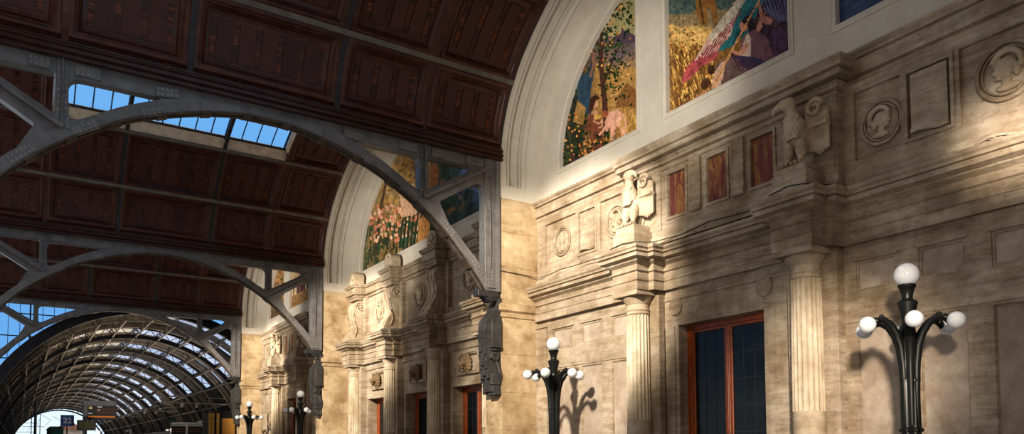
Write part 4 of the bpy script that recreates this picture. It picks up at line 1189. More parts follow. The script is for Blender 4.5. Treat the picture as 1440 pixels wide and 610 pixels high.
def truss(f, label):
    t = thing('iron_arch', label, 'arch', (XM, f, 6.4), 'riveted iron arches spanning the hall')
    y0, y1 = f+.02, f+.30
    HX = 7.38
    # openings of one half in (dx, z)
    def ex(x, d=.0): return zat(EXC, x)+d
    o1 = [(2.5, ex(2.5)+.03)]+[(x, ex(x)+.0) for x in (2.9, 3.3, 3.7, 4.1)]+[(4.58, ex(4.45)-.02), (4.60, 10.46)]
    o1 = round_poly(o1, [.05, 0, 0, 0, 0, .12, .3])
    o2 = round_poly([(4.86, 9.50), (6.62, 10.50), (4.86, 10.50)], [.06, .16, .06])
    o3 = [(5.25, 9.18)]+[(x, ex(x)+.0) for x in (5.6, 5.9, 6.2, 6.5)]+[(6.82, ex(6.82)+.1), (6.82, 10.17)]
    o3 = round_poly(o3, [.08, 0, 0, 0, 0, .06, .3])
    outer = full(INC)
    outer = [(XM-HX, 6.55)]+outer+[(XM+HX, 6.55), (XM+HX, 10.9), (XM-HX, 10.9)]
    holes = []
    for s in (1, -1):
        for o in (o1, o2, o3): holes.append([(XM+s*x, z) for x, z in o])
    filled([outer]+holes, 'y', y0, y1, 'web_plate', iron, t)
    # flanges and members standing slightly proud of the web
    mb = MB(); mb.box(XM-HX-.02, XM+HX+.02, f-.0, f+.33, 10.86, 10.93); mb.box(XM-HX, XM+HX, f+.0, f+.32, 10.70, 10.72) if False else None
    mb.build('top_flange', iron_d, t)
    sc = [(x, z) for x, z in full(INC)]
    def inset(C, d):
        r = []
        for i, (x, z) in enumerate(C):
            a, b = C[max(0, i-1)], C[min(len(C)-1, i+1)]; dx, dz = b[0]-a[0], b[1]-a[1]; l = math.hypot(dx, dz); r.append((x+dz/l*d, z-dx/l*d))
        return r
    lower = inset(sc, .035)
    for a_, b_ in ((-.02, .10), (.23, .34)):
        so_ = MB(); so_.strip(lower, sc, 'y', f+a_, f+b_); so_.build('arch_soffit_flange', iron_r, t)
    acc = 0; last = 0
    for i in range(2, len(sc)-2):
        acc += math.hypot(sc[i][0]-sc[i-1][0], sc[i][1]-sc[i-1][1])
        if acc-last > 1.02:
            last = acc; j0, j1 = i-1, i+1
            lo = inset(sc, .06)[j0:j1+1]; bt = MB(); bt.strip(lo, sc[j0:j1+1], 'y', f-.03, f+.35); bt.build('batten_plate', iron_r, t)
    for s in (1, -1):
        X = lambda dx: XM+s*dx
        q = MB(); q.bbox(X(4.60), X(4.85), f-.005, f+.03, ex(4.7)-.05, 10.86, .004); q.box(X(4.72)-.012, X(4.72)+.012, f-.09, f, ex(4.7)-.02, 10.84)
        q.bbox(X(4.60), X(4.85), f+.29, f+.32, ex(4.7)-.05, 10.86, .004); q.build('upright', iron, t)
        a, b = Vector((4.66, 9.24)), Vector((7.02, 10.62)); n = Vector((-(b-a).y, (b-a).x)).normalized()
        q = MB()
        q.prism([(X(pt.x), pt.y) for pt in (a+n*.10, b+n*.10, b-n*.10, a-n*.10)], 'y', f-.004, f+.03)
        q.prism([(X(pt.x), pt.y) for pt in (a+n*.0, b+n*.0, b-n*.10, a-n*.10)], 'y', f-.085, f-.06); q.prism([(X(pt.x), pt.y) for pt in (a+n*.015, b+n*.015, b-n*.01, a-n*.01)], 'y', f-.085, f)
        q.build('diagonal_brace', iron, t)
        q = MB(); q.bbox(X(6.86), X(7.36), f-.008, f+.03, 6.7, 10.86, .004); q.box(X(7.26), X(7.40), f-.05, f+.36, 6.6, 10.86); q.box(X(7.05)-.012, X(7.05)+.012, f-.06, f, 7.3, 10.3); q.build('end_post', iron, t)
        q = MB(); lo, hi = [(X(x), z) for x, z in INC], [(X(x), z) for x, z in EXC]
        i0 = 14
        lo2 = [(X(x), z) for x, z in INC[i0:]]; hi2 = [(X(x+(.0)), zat(EXC, x) if x < 6.9 else zat(EXC, x)) for x, z in INC[i0:]]
        q.strip(lo2, hi2, 'y', f-.006, f+.03); q.build('arch_rib', iron, t)
        q = MB(); q.bbox(X(6.6), X(7.38), f-.012, f+.33, 6.42, 6.62, .01)
        cyl = [(X(7.05)+.11*cos(2*pi*i/16), 6.36+.11*sin(2*pi*i/16)) for i in range(16)]; q.prism(cyl, 'y', f-.02, f+.34)
        q.prism([(X(6.75), 6.45), (X(7.38), 6.45), (X(7.30), 6.3), (X(6.98), 6.3)], 'y', f+.02, f+.3); q.build('hinge_bearing', iron_d, t)
        # splice plates at the joints
        q = MB()
        for (cx_, cz_, w, h, r) in ((2.45, 10.62, .55, .26, -6), (4.2, 10.66, .55, .28, 0), (5.2, 10.66, .45, .28, 0), (6.5, 10.66, .62, .28, 0), (4.25, 9.30, .62, .24, -31), (5.5, 8.42, .66, .24, -42), (2.75, 10.05, .6, .22, -20), (6.55, 7.35, .7, .24, -53), (7.05, 7.2, .26, 1.0, 0), (7.05, 9.6, .26, .8, 0), (4.72, 9.35, .34, .3, 0)):
            ca, sa = cos(s*r*D2R), sin(s*r*D2R)
            pts = [(X(cx_)+u*ca-v*sa, cz_+u*sa+v*ca) for u, v in ((-w/2, -h/2), (w/2, -h/2), (w/2, h/2), (-w/2, h/2))]
            q = MB(); q.prism(pts, 'y', f-.018, f+.01); q.build('splice_plate', iron, t)
            RV.append((X(cx_), cz_, w, h, s*r))
    rv = MB(); rv.smooth = True
    def riv(x, z, y=f-.018):
        r = .026; vs = [(x+r*cos(2*pi*i/6), y, z+r*sin(2*pi*i/6)) for i in range(6)]+[(x, y-.016, z)]
        rv.add(vs, [(i, (i+1) % 6, 6) for i in range(6)])
    for (cx_, cz_, w, h, r) in RV:
        nx, nz = max(2, int(w/.11)), max(2, int(h/.11)); ca, sa = cos(r*D2R), sin(r*D2R)
        for i in range(nx):
            for j in range(nz):
                u, v = -w/2+w*(i+.5)/nx, -h/2+h*(j+.5)/nz; riv(cx_+u*ca-v*sa, cz_+u*sa+v*ca)
    for s in (1, -1):
        for k in range(26): riv(XM+s*7.33, 6.7+k*.16, f-.05); riv(XM+s*7.29, 6.78+k*.16, f-.05)
        for k in range(9):
            riv(XM+s*4.65, 9.35+k*.16, f-.006); riv(XM+s*4.80, 9.3+k*.16, f-.006)
    ro = rv.build('rivets', rivetm, t); ro['kind'] = 'stuff'
    return t
RV = []
tr1 = truss(F[0], 'nearest grey riveted iron arch with triangular openings, crossing the upper left')
dup(tr1, P, 'second grey riveted iron arch, in the middle distance'); dup(tr1, 2*P, 'farthest iron arch, framing the train shed')

def corbel(f, label):
    t = thing('iron_corbel', label, 'corbel', (12.6, f+.3, 3.3), 'grey iron corbels under the arch ends')
    XF = 12.795
    def side(y0, y1, d, zt, zb, zend):   # stepped console slice, d = projection
        pr = [(XF, zt), (XF-d*.5, zt-.42), (XF-d*.97, zt-.72), (XF-d*.97, zt-.95), (XF-d*1.03, zt-.97), (XF-d*1.03, zt-1.25), (XF-d*.98, zt-1.27), (XF-d*.98, zb+1.1), (XF-d*.90, zb+1.08), (XF-d*.90, zb+.66), (XF-d*.80, zb+.64), (XF-d*.80, zb+.34), (XF-d*.62, zb+.32), (XF-d*.62, zend), (XF, zend)]
        return pr
    mb = MB()
    mb.prism(side(f, f, .40, 6.3, 3.36, 3.36), 'y', f+.02, f+.16)
    mb.prism(side(f, f, .50, 6.36, 3.5, 3.44), 'y', f+.14, f+.30)
    mb.prism(side(f, f, .55, 6.40, 3.6, 3.5), 'y', f+.28, f+.46)
    mb.prism(side(f, f, .50, 6.36, 3.5, 3.44), 'y', f+.44, f+.58)
    mb.prism(side(f, f, .42, 6.3, 3.4, 3.36), 'y', f+.56, f+.72)
    mb.build('console_body', corb, t)
    q = MB(); q.bbox(12.42, 12.795, f-.07, f+.05, 4.86, 5.72, .015); q.bbox(12.39, 12.795, f-.09, f+.05, 4.80, 4.87, .01)
    q.prism([(12.42, 5.72), (12.795, 5.72), (12.795, 6.42), (12.72, 6.42)], 'y', f-.03, f+.05); q.build('front_block', corb, t)
    v = MB(); v.smooth = True
    pts = []; rs = []
    for i in range(30):
        a = (200-i*26)*D2R; r = .15*(1-i/33); pts.append((12.55+r*cos(a), f-.03, 4.50+r*sin(a))); rs.append(.034*(1-i/70))
    v.tube(pts, rs, 8); v.tube([(12.42, f-.02, 4.74), (12.82, f-.02, 4.74)], .03, 8)
    for k in range(5):
        v.tube([(12.58+.02*k, f-.02, 4.36-.06*k), (12.68+.02*k, f-.05, 4.28-.08*k), (12.76, f-.02, 4.06-.1*k)], [.03, .035, .012], 6)
    v.build('volute', corb, t, True)
    l = MB()
    for k, (zz, d) in enumerate(((5.42, .44), (5.42, .44), (4.42, .44), (4.42, .44))):
        bo = MB(); bo.ball((XF-d*.98, f+.22+.2*(k % 2), zz), (.04, .06, .09)); bo.build('boss', corb, t, True)
    l.bbox(12.42, 12.795, f-.03, f+.1, 3.62, 4.0, .02); l.bbox(12.47, 12.795, f-.0, f+.5, 3.40, 3.64, .02); l.bbox(12.52, 12.795, f-.02, f+.4, 3.30, 3.42, .02)
    l.build('pendant_blocks', corb, t)
    return t
k1 = corbel(F[0], 'large dark grey iron corbel with a volute on the near stone pier')
dup(k1, P, 'dark grey iron corbel on the second stone pier'); dup(k1, 2*P, 'small grey iron corbel on the farthest pier beside the train shed')

# ================================================================== lamps
def lamp(x, y, label):
    t = thing('globe_lamp', label, 'street lamp', (x, y, 0), 'six-armed globe lamps in front of the wall')
    mb = MB()
    fl = lambda a, z: 1-.10*abs(sin(6*a))**.6 if .9 < z < 3.3 else 1
    mb.lathe([(.34, 0), (.34, .12), (.28, .16), (.26, .5), (.22, .6), (.24, .66), (.18, .75), (.165, .9), (.16, 1.4), (.152, 1.88), (.185, 1.89), (.19, 1.94), (.155, 1.96), (.15, 2.5), (.145, 2.74), (.165, 2.75), (.165, 2.79), (.145, 2.81), (.145, 3.2), (.13, 3.5), (.10, 3.75)], (x, y, 0), 48, fl)
    mb.build('pole', lampm, t, True, 40)
    mb = MB(); mb.lathe([(.07, 3.6), (.09, 3.75), (.12, 3.92), (.16, 4.08), (.165, 4.11), (.15, 4.13), (.09, 4.17), (.085, 4.2), (.10, 4.28), (.125, 4.36), (.145, 4.38), (.15, 4.42), (.10, 4.44)], (x, y, 0), 28); mb.build('finial_stem', lampm, t, True, 40)
    g = MB(); g.ball((x, y, 4.60), .205, 4); g.build('top_globe', opal, t, True)
    a0 = math.atan2(-y0_l, -12.8)
    for k in range(6):
        a = a0+(7+60*k)*D2R; d = Vector((cos(a), sin(a), 0)); b = Vector((x, y, 0))
        path = [(.10, 2.0), (.105, 2.6), (.12, 3.05), (.155, 3.35), (.23, 3.57), (.34, 3.73), (.47, 3.81), (.58, 3.79), (.65, 3.73)]
        q = MB(); q.tube([b+d*r+Vector((0, 0, z)) for r, z in path], [.055, .058, .064, .07, .07, .064, .055, .047, .05], 12)
        q.ball(b+d*.50+Vector((0, 0, 3.855)), (.045, .045, .04), 2); q.ball(b+d*.655+Vector((0, 0, 3.735)), .072, 2); q.ball(b+d*.60+Vector((0, 0, 3.78)), .066, 2)
        arm = q.build('arm', lampm, t, True, 50); BASE[arm.name] = BASE[t.name]
        gl = MB(); gl.ball(b+d*.765+Vector((0, 0, 3.715)), .142, 3); gl.build('side_globe', opal, arm, True)
    return t
y0_l = 7.21
L0 = lamp(12.8, 7.21, 'nearest and largest black lamp with six white side globes')
dup(L0, 17.57-7.21, 'black globe lamp in front of the near stone pier and left column'); dup(L0, 41.0-7.21, 'distant black globe lamp below the second iron arch'); dup(L0, 51.96-7.21, 'farthest tiny black globe lamp beside the third pier')

# ================================================================== cables
def cable(pts, label, r=.012):
    mb = MB(); mb.tube(pts, r, 6); tag(mb.build('cable', cablem, None, True), label, 'cable', 'loose black cables on the cornices')
cable([(12.76, 20.38, 7.3), (13.6, 20.37, 7.26), (14.14, 20.3, 7.2), (14.1, 19.6, 7.16), (14.05, 18.9, 7.2), (14.05, 18.3, 7.17), (14.0, 17.2, 7.15), (13.9, 16.2, 7.0), (13.75, 15.75, 6.98)], 'thin black cable sagging along the sunlit cornice by the near pier')
cable([(13.28, 15.6, 6.98), (13.26, 15.1, 7.02), (13.26, 14.65, 6.97), (13.75, 14.4, 6.98), (13.9, 13.6, 7.0), (13.85, 12.6, 7.08), (13.85, 11.6, 7.02), (13.85, 10.6, 7.0)], 'black cable running along the cornice above the large door')
cable([(13.26, 10.4, 6.97), (13.25, 9.9, 7.04), (13.26, 9.5, 6.98), (13.68, 9.3, 6.97), (13.78, 9.1, 6.96)], 'short black cable on the ledge under the shaded eagle')

# ================================================================== floor
fl = MB(); fl.box(-12, 16, -8, 230, -.2, 0); struct(fl.build('floor', floorm))

# ================================================================== train shed beyond the last arch
SX, SZ, RO, RI = 7.5, 1.1, 10.25, 9.15
def shp(a, r, y): return (SX+r*sin(a*D2R), y, SZ+r*cos(a*D2R))
sb = thing('train_shed_roof', 'long arched glass and iron roof of the train shed in the distance', 'roof', (SX, 57, 0))
NB = 15; SP = 9.6; Y0 = 57.0
ANG = [-96, -84, -72, -61, -50, -40, -30, -20, -10, 0, 10, 20, 30, 40, 50, 61, 72, 84, 96]
for i in range(NB+1):
    y = Y0+SP*i; an = [-97+194*k/64 for k in range(65)]
    mb = MB()
    if i == 0:
        mb.strip([(shp(a, 9.75, 0)[0], shp(a, 9.75, 0)[2]) for a in an], [(shp(a, 10.4, 0)[0], shp(a, 10.4, 0)[2]) for a in an], 'y', y-.3, y+.1)
    else:
        mb.strip([(shp(a, 9.3, 0)[0], shp(a, 9.3, 0)[2]) for a in an], [(shp(a, 9.6, 0)[0], shp(a, 9.6, 0)[2]) for a in an], 'y', y-.16, y+.16)
        for k in range(0, 64): mb.tube([shp(an[k], 9.6, y), shp(an[k+1], 10.15, y)] if k % 2 else [shp(an[k], 10.15, y), shp(an[k+1], 9.6, y)], .035, 4)
        mb.strip([(shp(a, 10.1, 0)[0], shp(a, 10.1, 0)[2]) for a in an], [(shp(a, 10.24, 0)[0], shp(a, 10.24, 0)[2]) for a in an], 'y', y-.12, y+.12)
    mb.build('arch_rib', iron_d, sb)
    if i < NB:   # two light secondary arches with lattice edges
        for fq in (.33, .67):
            yy = y+SP*fq; mb = MB()
            mb.strip([(shp(a, 9.72, 0)[0], shp(a, 9.72, 0)[2]) for a in an], [(shp(a, 9.86, 0)[0], shp(a, 9.86, 0)[2]) for a in an], 'y', yy-.09, yy+.09)
            mb.strip([(shp(a, 9.86, 0)[0], shp(a, 9.86, 0)[2]) for a in an], [(shp(a, 10.2, 0)[0], shp(a, 10.2, 0)[2]) for a in an], 'y', yy-.02, yy+.02)
            mb.build('secondary_arch', shed_i, sb)
YE = Y0+SP*NB
for a in ANG[1:-1]:
    mb = MB()
    for r, w in ((9.42, .05), (10.0, .05)):
        c0, c1 = shp(a, r, Y0), shp(a, r, YE); mb.tube([c0, c1], w*1.3, 4)
    k = 0; y = Y0
    while y < YE and y < 130:
        mb.tube([shp(a, 9.42, y), shp(a, 10.0, y+.8), shp(a, 9.42, y+1.6)], .03, 4); y += 1.6
    mb.build('lattice_purlin', shed_i, sb)
cl = MB()
for i in range(NB):
    y = Y0+SP*i
    for j in range(len(ANG)-1):
        a, b = ANG[j], ANG[j+1]; m = (a+b)/2
        glazed = -41 < m < 46
        segs = [(0, .10, 0), (.10, .62, 1), (.62, 1, 0)] if glazed else [(0, 1, 0)]
        for u, v, k in segs:
            if k == 0:
                cl.add([shp(a, RO, y+SP*u), shp(b, RO, y+SP*u), shp(b, RO, y+SP*v), shp(a, RO, y+SP*v)], [(0, 1, 2, 3)])
cl.build('dark_cladding', dark, sb)
for i in range(NB):
    y = Y0+SP*i; g = MB(); rb_ = MB()
    for j in range(len(ANG)-1):
        a, b = ANG[j], ANG[j+1]; m = (a+b)/2
        if not (-41 < m < 46): continue
        g.mi = 1 if m < -3 or (i == 0 and m < 8) else 0
        u, v = .10, .62
        g.add([shp(a, RO+.02, y+SP*u), shp(b, RO+.02, y+SP*u), shp(b, RO+.02, y+SP*v), shp(a, RO+.02, y+SP*v)], [(0, 1, 2, 3)])
        if i < 5:
            n = 9
            for k in range(n):
                aa = a+(b-a)*k/n; rb_.add([shp(aa-.14, RO, y+SP*u), shp(aa+.14, RO, y+SP*u), shp(aa+.14, RO, y+SP*v), shp(aa-.14, RO, y+SP*v)], [(0, 1, 2, 3)])
    go = g.build('glazing_strip', [glaz, glaz_w], sb); BASE[go.name] = BASE[sb.name]
    if rb_.v: rb_.build('glazing_ribs', shed_i, go)

# glazed gable between the hall and the shed
gt = sgroup('window_4', (1, 56.3, 5))
gb = MB(); yy = 56.2
def zarch(x): d = x-SX; return SZ+math.sqrt(max(0, 10.3**2-d*d)) if abs(d) < 10.3 else 0
for k, x in enumerate([-2.6, -2.0, -1.4, -.79, -.18, .36, 1.03, 1.64, 2.25, 2.86, 3.47, 4.08]):
    w = .09 if x == .36 else .03; z0 = max(1.5, zarch(x)); gb.box(x-w/2, x+w/2, yy-.05, yy+.05, z0, 11.4)
for z in (4.46, 5.88, 7.3, 8.72, 10.14):
    xr = SX-math.sqrt(max(0, 10.3**2-(z-SZ)**2)); gb.box(-2.7, xr, yy-.03, yy+.03, z-.03, z+.03)
gb.build('glazing_bars', iron_d, gt)
gg = MB(); xs = [-2.7+i*.4 for i in range(19)]
gg.add([(x, yy+.06, max(1.5, min(11.4, zarch(x)))) for x in xs]+[(x, yy+.06, 11.4) for x in xs], [(i, i+1, 19+i+1, 19+i) for i in range(18)]); gg.build('gable_glass', cglass, gt)
ft = MB(); ft.box(XL-1, 15, F[2]+.9, 57.0, 11.4, 11.6); ft.box(13.3, 15, F[2]+.9, 57.2, 0, 11.5); struct(ft.build('trim_19', dark))

# ================================================================== things on the platforms
def text(body, size, mat, name, parent, loc):
    cu = bpy.data.curves.new('tmp', 'FONT'); cu.body = body; cu.size = size; cu.align_x = 'CENTER'; cu.align_y = 'CENTER'; cu.extrude = .01; cu.offset = .006
    o = bpy.data.objects.new('tmp', cu); COL.objects.link(o)
    n = finish_mesh(o, name, mat, None, False); off = BASE[n.name].copy(); b = BASE[parent.name]
    for v in n.data.vertices:
        q = v.co+off; v.co = Vector((loc[0]+q.x, loc[1]-q.z, loc[2]+q.y))-b
    n.location = (0, 0, 0); n.parent = parent
    return n
t = thing('platform_sign', 'blue square sign with the number 22', 'sign', (3.36, 75, 0))
mb = MB(); mb.bbox(2.87, 3.86, 75, 75.12, 3.63, 4.58, .02); mb.build('board', bluem, t); text('22', .66, digit, 'number', t, (3.365, 74.98, 4.08))
mb = MB(); mb.tube([(3.36, 75.08, 0), (3.36, 75.08, 3.7)], .05, 8); mb.build('post', iron_d, t)
t = thing('departure_board', 'large black departure board with orange text line in a grey casing', 'display board', (5.8, 75, 0))
mb = MB(); mb.bbox(4.53, 4.85, 74.9, 75.4, 0, 5.86, .02); mb.bbox(4.5, 7.07, 74.85, 75.4, 5.42, 5.85, .02); mb.build('casing', grey, t)
mb = MB(); mb.bbox(4.84, 7.07, 74.95, 75.4, 4.2, 5.44, .02); mb.build('screen', black, t)
mb = MB(); mb.box(4.92, 6.98, 74.93, 74.96, 4.41, 4.53); mb.build('orange_line', led_o, t)
mb = MB()
for z, a, b in ((5.32, 5.6, 5.95), (5.04, 5.6, 5.8), (4.75, 4.9, 5.2)): mb.box(a, b, 74.93, 74.96, z-.03, z+.03)
mb.build('white_lines', led_w, t)
mb = MB()
for z in (5.14, 4.86): mb.box(5.6, 6.95, 74.93, 74.955, z-.05, z+.05)
mb.build('dim_rows', simple('dim_orange_row', (.10, .03, .015), .4, 0, .4, 5, 0), t)
text('22', .26, led_y, 'track_number', t, (5.07, 74.94, 5.22))
t = thing('track_display', 'small dark hanging display with olive screen below the departure board', 'display', (4.8, 74, 0))
mb = MB(); mb.bbox(4.04, 5.45, 74, 74.3, 3.26, 4.14, .02); mb.build('casing', black, t); mb = MB(); mb.box(4.2, 5.3, 73.98, 74.02, 3.42, 4.0); mb.build('screen', lcd, t)
mb = MB(); mb.tube([(4.7, 74.2, 0), (4.7, 74.2, 3.3)], .05, 8); mb.build('post', iron_d, t)
t = thing('speaker_pole', 'tall thin dark pole with a round lamp head in front of the far opening', 'pole', (1.06, 75, 0))
mb = MB(); mb.lathe([(.11, 0), (.10, 5.7), (.02, 5.8)], (1.06, 75, 0), 12); mb.build('pole', iron_d, t)
mb = MB(); mb.ball((.66, 75, 4.93), (.27, .25, .17), 3); mb.tube([(1.06, 75, 5.1), (.85, 75, 5.06), (.66, 75, 5.0)], .03, 6); mb.build('lamp_head', shed_i, t, True)
t = thing('teal_train_top', 'teal sheeted roof end beside the blue number sign', 'train', (2.75, 80, 0))
mb = MB(); mb.prism([(2.3, 2.2), (3.3, 2.2), (3.32, 3.62), (2.32, 3.66)], 'y', 80, 92); mb.build('body', tealm, t); mb = MB(); mb.box(2.25, 3.38, 79.9, 92, 3.62, 3.72); mb.build('roof_edge', grey, t)
# yellow kiosk
t = thing('yellow_kiosk', 'yellow panelled kiosk with dark gaps beside the farthest pier', 'kiosk', (12.2, 58, 0))
for a, b in ((11.43, 11.63), (11.65, 11.82), (11.98, 12.17)):
    mb = MB(); mb.box(a, b, 58, 58.1, 3.86, 4.22); mb.box(a, b, 58, 58.1, 0, 3.83); mb.build('front_panel', yellow, t)
mb = MB(); mb.box(11.43, 12.2, 58.1, 60.5, 0, 4.2); mb.box(12.18, 12.3, 57.9, 60.5, 0, 4.28); mb.build('carcass', black, t)
mb = MB(); mb.box(12.3, 13.25, 57.95, 60.5, 0, 3.86); mb.build('side_panel', simple('ochre_panel', (.50, .24, .05), .5, 0, .12, 1.2, 0), t); mb = MB(); mb.box(12.3, 13.25, 57.95, 60.4, 3.86, 4.4); mb.build('upper_panel', dark, t)
# information stand
t = thing('information_stand', 'pale metal information stand with two dark orange-lined screens', 'display stand', (9.85, 57.5, 0))
mb = MB(); mb.bbox(8.85, 10.9, 57.5, 57.75, 3.36, 3.52, .01); mb.bbox(8.85, 10.9, 57.5, 57.75, 3.24, 3.33, .01); mb.bbox(9.8, 9.95, 57.45, 57.75, 0, 3.5, .01); mb.build('frame', whitem, t)
for a, b in ((8.9, 9.78), (9.98, 10.88)):
    mb = MB(); mb.box(a, b, 57.55, 57.7, 2.7, 3.22); so2 = mb.build('screen', black, t); BASE[so2.name] = BASE[t.name]
    mb = MB(); mb.box(a+.05, b-.1, 57.53, 57.56, 3.02, 3.06); mb.box(a+.05, b-.05, 57.53, 57.56, 2.86, 2.90); mb.build('orange_rows', simple('rust_row', (.25, .07, .03), .5, 0, .2, 3, 0), so2)
mb = MB(); mb.bbox(8.85, 9.03, 57.45, 57.8, 3.5, 3.68, .02); mb.build('end_cap', tealm, t)
mb = MB(); mb.bbox(10.72, 10.9, 57.45, 57.8, 3.5, 3.64, .02); mb.tube([(10.55, 57.4, 3.58), (10.9, 57.4, 3.3)], .05, 8); mb.build('small_camera', whitem, t)
# overhead wires and brackets
def bracket(y, x0, x1, z, label, sc=1):
    t = thing('catenary_bracket', label, 'bracket', (x0, y, z), 'overhead line brackets in the train shed')
    mb = MB(); mb.tube([(x0, y, z), (x1, y, z-.08)], .035*sc, 6); mb.tube([(x0+.3, y, z+.25), (x0+.55, y, z-.02), (x0+1.1, y, z-.2), (x0+1.25, y, z-.38)], .045*sc, 6)
    mb.tube([(x0+.35, y, z-.5), (x0+.9, y, z-.38), (x0+1.25, y, z-.40)], .035*sc, 6); mb.tube([(x1-1.2, y, z+.35), (x1-1.2, y, z-.08)], .025*sc, 6); mb.tube([(x1-1.2, y, z+.35), (x1, y, z+.33)], .025*sc, 6)
    mb.tube([(x1-1.1, y, z-.08), (x1-.5, y, z-.3)], .03*sc, 6); mb.build('arm', simple('galvanised_arm', (.36, .32, .27), .5, .2, .3, 3, 0), t)
    mb = MB(); mb.ball((x0+.35, y, z+.27), .11*sc); mb.ball((x0+.35, y, z-.52), .11*sc); mb.build('insulator', whitem, t, True)
    for k in (1.75, 2.75):
        mb = MB(); mb.bbox(x0+k-.09, x0+k+.09, y-.1, y+.1, z-.36, z-.10, .02); mb.build('weight_box', whitem, t)
    return t
bk1 = bracket(58.0, 7.85, 12.6, 4.95, 'nearest overhead line bracket with small white and red boxes')
mb = MB(); mb.box(10.55, 10.67, 57.88, 57.9, 4.72, 4.80); rd = mb.build('red_mark', redm, bk1)
dup(bk1, 24, 'second overhead line bracket, deeper in the train shed', dx=.6, dz=.5); dup(bk1, 48, 'third overhead line bracket, deep in the train shed', dx=.2, dz=.9)
mb = MB(); mb.tube([(8.75, 58.2, 5.30), (10.2, 58.2, 5.52), (11.6, 58.2, 5.95), (12.8, 58.2, 6.45)], .045, 6); mb.tube([(8.75, 58.2, 5.05), (8.75, 58.2, 5.32)], .03, 6)
tag(mb.build('support_wire', simple('pale_rod', (.35, .32, .28), .5, .2, .3, 3, 0), None, True), 'pale rod rising towards the farthest pier above the bracket', 'rod')
# platform edge clutter, far
for k, (x, y, h, lab) in enumerate(((9.2, 84, 3.6, 'pale platform post with lamp, left of the information stand'), (7.4, 96, 3.7, 'pale platform post, farther along the platform'), (10.8, 70, 3.4, 'pale platform post right behind the information stand'))):
    t = thing('platform_post', lab, 'post', (x, y, 0), 'pale posts along the far platform')
    mb = MB(); mb.lathe([(.09, 0), (.08, h-.1), (.1, h)], (x, y, 0), 10); mb.build('pole', whitem, t)
    mb = MB(); mb.ball((x-.3, y, h-.15), (.16, .12, .1)); mb.tube([(x, y, h-.1), (x-.3, y, h-.12)], .04, 6); mb.build('lamp_head', whitem, t, True)
for k in range(4):
    y = 62+k*14; t = thing('platform_barrier', 'low pale glazed barrier on the far platform, number %s from the hall' % ('one', 'two', 'three', 'four')[k], 'barrier', (10.2, y, 0), 'glazed barriers on the far platform')
    t['label'] = ('low pale glazed barrier just behind the information stand', 'low pale glazed barrier next beyond the information stand', 'low pale glazed barrier, third along the far platform', 'farthest low pale glazed barrier on the far platform')[k]
    mb = MB(); x0 = 8.2-.4*k
    for i in range(6): mb.box(x0+i*.5, x0+i*.5+.06, y, y+.06, 0, 2.9+.1*k)
    mb.box(x0, x0+2.6, y, y+.06, 2.8+.1*k, 2.9+.1*k); mb.box(x0, x0+2.6, y, y+.06, 2.3+.1*k, 2.36+.1*k); mb.build('frame', whitem, t)
    mb = MB(); mb.box(x0, x0+2.55, y+.02, y+.04, .2, 2.8); mb.build('pane', cglass, t)
# beyond the far opening
t = thing('distant_house', 'tiny cream house with sloped roof seen through the far opening', 'building', (14, 300, 0))
mb = MB(); mb.box(9.6, 18, 300, 310, 0, 8.4); mb.build('wall', creamm, t); mb = MB(); mb.prism([(9.2, 8.3), (18.4, 8.3), (15, 11.0), (13.5, 11.0)], 'y', 299.5, 310.5); mb.build('roof', simple('tile_roof', (.35, .16, .10), .8, 0, .3, 1, 0), t)
for i, (x, y, h, l) in enumerate(((2.6, 250, 14, 'thin mast with cross arms just right of the dark pole, far outside'), (5.4, 290, 17, 'second thin overhead line mast, far outside'))):
    t = thing('line_mast', l, 'mast', (x, y, 0), 'overhead line masts outside the shed'); mb = MB(); mb.tube([(x, y, 0), (x, y, h)], .12, 6); mb.build('pole', iron_d, t)
    mb = MB()
    for z in (6.5, 9): mb.box(x-5, x+1, y-.06, y+.06, z-.06, z+.06)
    mb.build('cross_arm', iron_d, t)
wm = MB()
for x, z, sgn in ((2, 7.6, 0), (4.2, 9.4, 0), (6.6, 9.1, 0)): wm.tube([(x, 230, z), (x+.3, 330, z+.5)], .05, 5); wm.tube([(x, 215, z+.6), (x+2.4, 235, z+.1)], .05, 5)
tag(wm.build('overhead_wires', cablem), 'thin dark overhead wires against the bright far opening', 'wires', None, 'stuff')
gr = MB(); gr.box(-150, 150, 230, 420, -.3, -.05); struct(gr.build('ground', floorm))

# ================================================================== light
w = bpy.data.worlds.new('sky'); S.world = w; w.use_nodes = True; nt = w.node_tree; bg = nt.nodes['Background']
tc = nt.nodes.new('ShaderNodeTexCoord'); sx = nt.nodes.new('ShaderNodeSeparateXYZ'); nt.links.new(tc.outputs['Generated'], sx.inputs[0])
rp = nt.nodes.new('ShaderNodeValToRGB'); e = rp.color_ramp.elements
e[0].position = 0.; e[0].color = (.75, .87, .96, 1); e[1].position = 1.; e[1].color = (3.0, 3.1, 3.3, 1)
for p_, c_ in ((.045, (.70, .86, .98)), (.10, (.17, .42, .80)), (.35, (.17, .43, .80)), (.56, (.22, .48, .84)), (.74, (2.6, 2.8, 3.1))):
    q = e.new(p_); q.color = (*c_, 1)
nt.links.new(sx.outputs['Z'], rp.inputs[0])
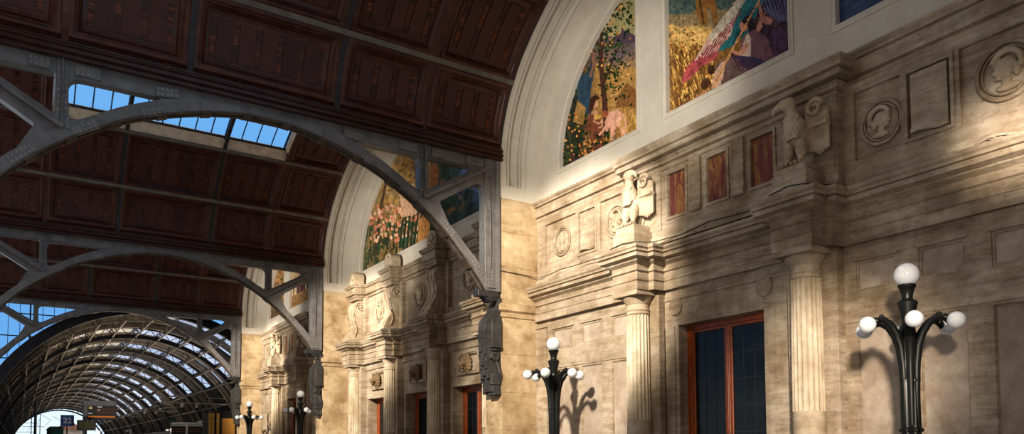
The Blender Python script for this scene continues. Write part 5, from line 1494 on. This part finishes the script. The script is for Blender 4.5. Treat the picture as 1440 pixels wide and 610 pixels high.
# warm glow of the sky round the low sun, on the open side of the hall
dp = nt.nodes.new('ShaderNodeVectorMath'); dp.operation = 'DOT_PRODUCT'; dp.inputs[1].default_value = Vector((-.86, -.42, .28)).normalized(); nt.links.new(tc.outputs['Generated'], dp.inputs[0])
gr_ = nt.nodes.new('ShaderNodeValToRGB'); ge = gr_.color_ramp.elements; ge[0].position = .15; ge[0].color = (0, 0, 0, 1); ge[1].position = .9; ge[1].color = (1, 1, 1, 1)
nt.links.new(dp.outputs['Value'], gr_.inputs[0])
mx = nt.nodes.new('ShaderNodeMix'); mx.data_type = 'RGBA'; nt.links.new(gr_.outputs[0], mx.inputs['Factor']); nt.links.new(rp.outputs[0], mx.inputs['A']); mx.inputs['B'].default_value = (.43, .34, .255, 1)
nt.links.new(mx.outputs['Result'], bg.inputs[0]); bg.inputs['Strength'].default_value = 1.

def spot(name, loc, aim, power, ang, blend, col, size=.5):
    l = bpy.data.lights.new(name, 'SPOT'); l.energy = power; l.spot_size = ang*D2R; l.spot_blend = blend; l.color = col; l.shadow_soft_size = size
    o = bpy.data.objects.new(name, l); COL.objects.link(o); o.location = loc
    o.rotation_euler = (Vector(aim)-Vector(loc)).to_track_quat('-Z', 'Y').to_euler(); return o
WARM = (1., .89, .72)
for i in range(3):
    y = P*i
    spot('low_sun_%d' % i, (-1.5, 8.5+y, 12.2), (14.2, 18.9+y, 5.6), 30000, 29, .4, WARM)
    spot('lunette_fill_%d' % i, (-1.5, 4.5+y, 6.5), (14.4, 16.4+y, 11.0), 11500, 27, .9, (1., .92, .80))  # fill spot added to brighten the lunette and upper wall, no fixture there
spot('low_sun_right', (1.0, -3, 6.5), (14.2, 5.9, 6.95), 26000, 7, .7, (1., .88, .72))
spot('low_sun_lamp', (0., -1.5, 6.0), (14.2, 9.7, 2.8), 17000, 17, .9, (1., .87, .70))
for i in range(5):
    spot('shed_bounce_fill_%d' % i, (7.5, 66+i*26, .6), (7.5, 67+i*26, 10), 6500, 165, .9, (1., .86, .70), 1.5)  # added upward fill in place of floor bounce, kept below the view
S.view_settings.view_transform = 'Standard'
S.view_settings.look = 'Medium High Contrast'
S.cycles.max_bounces = 6
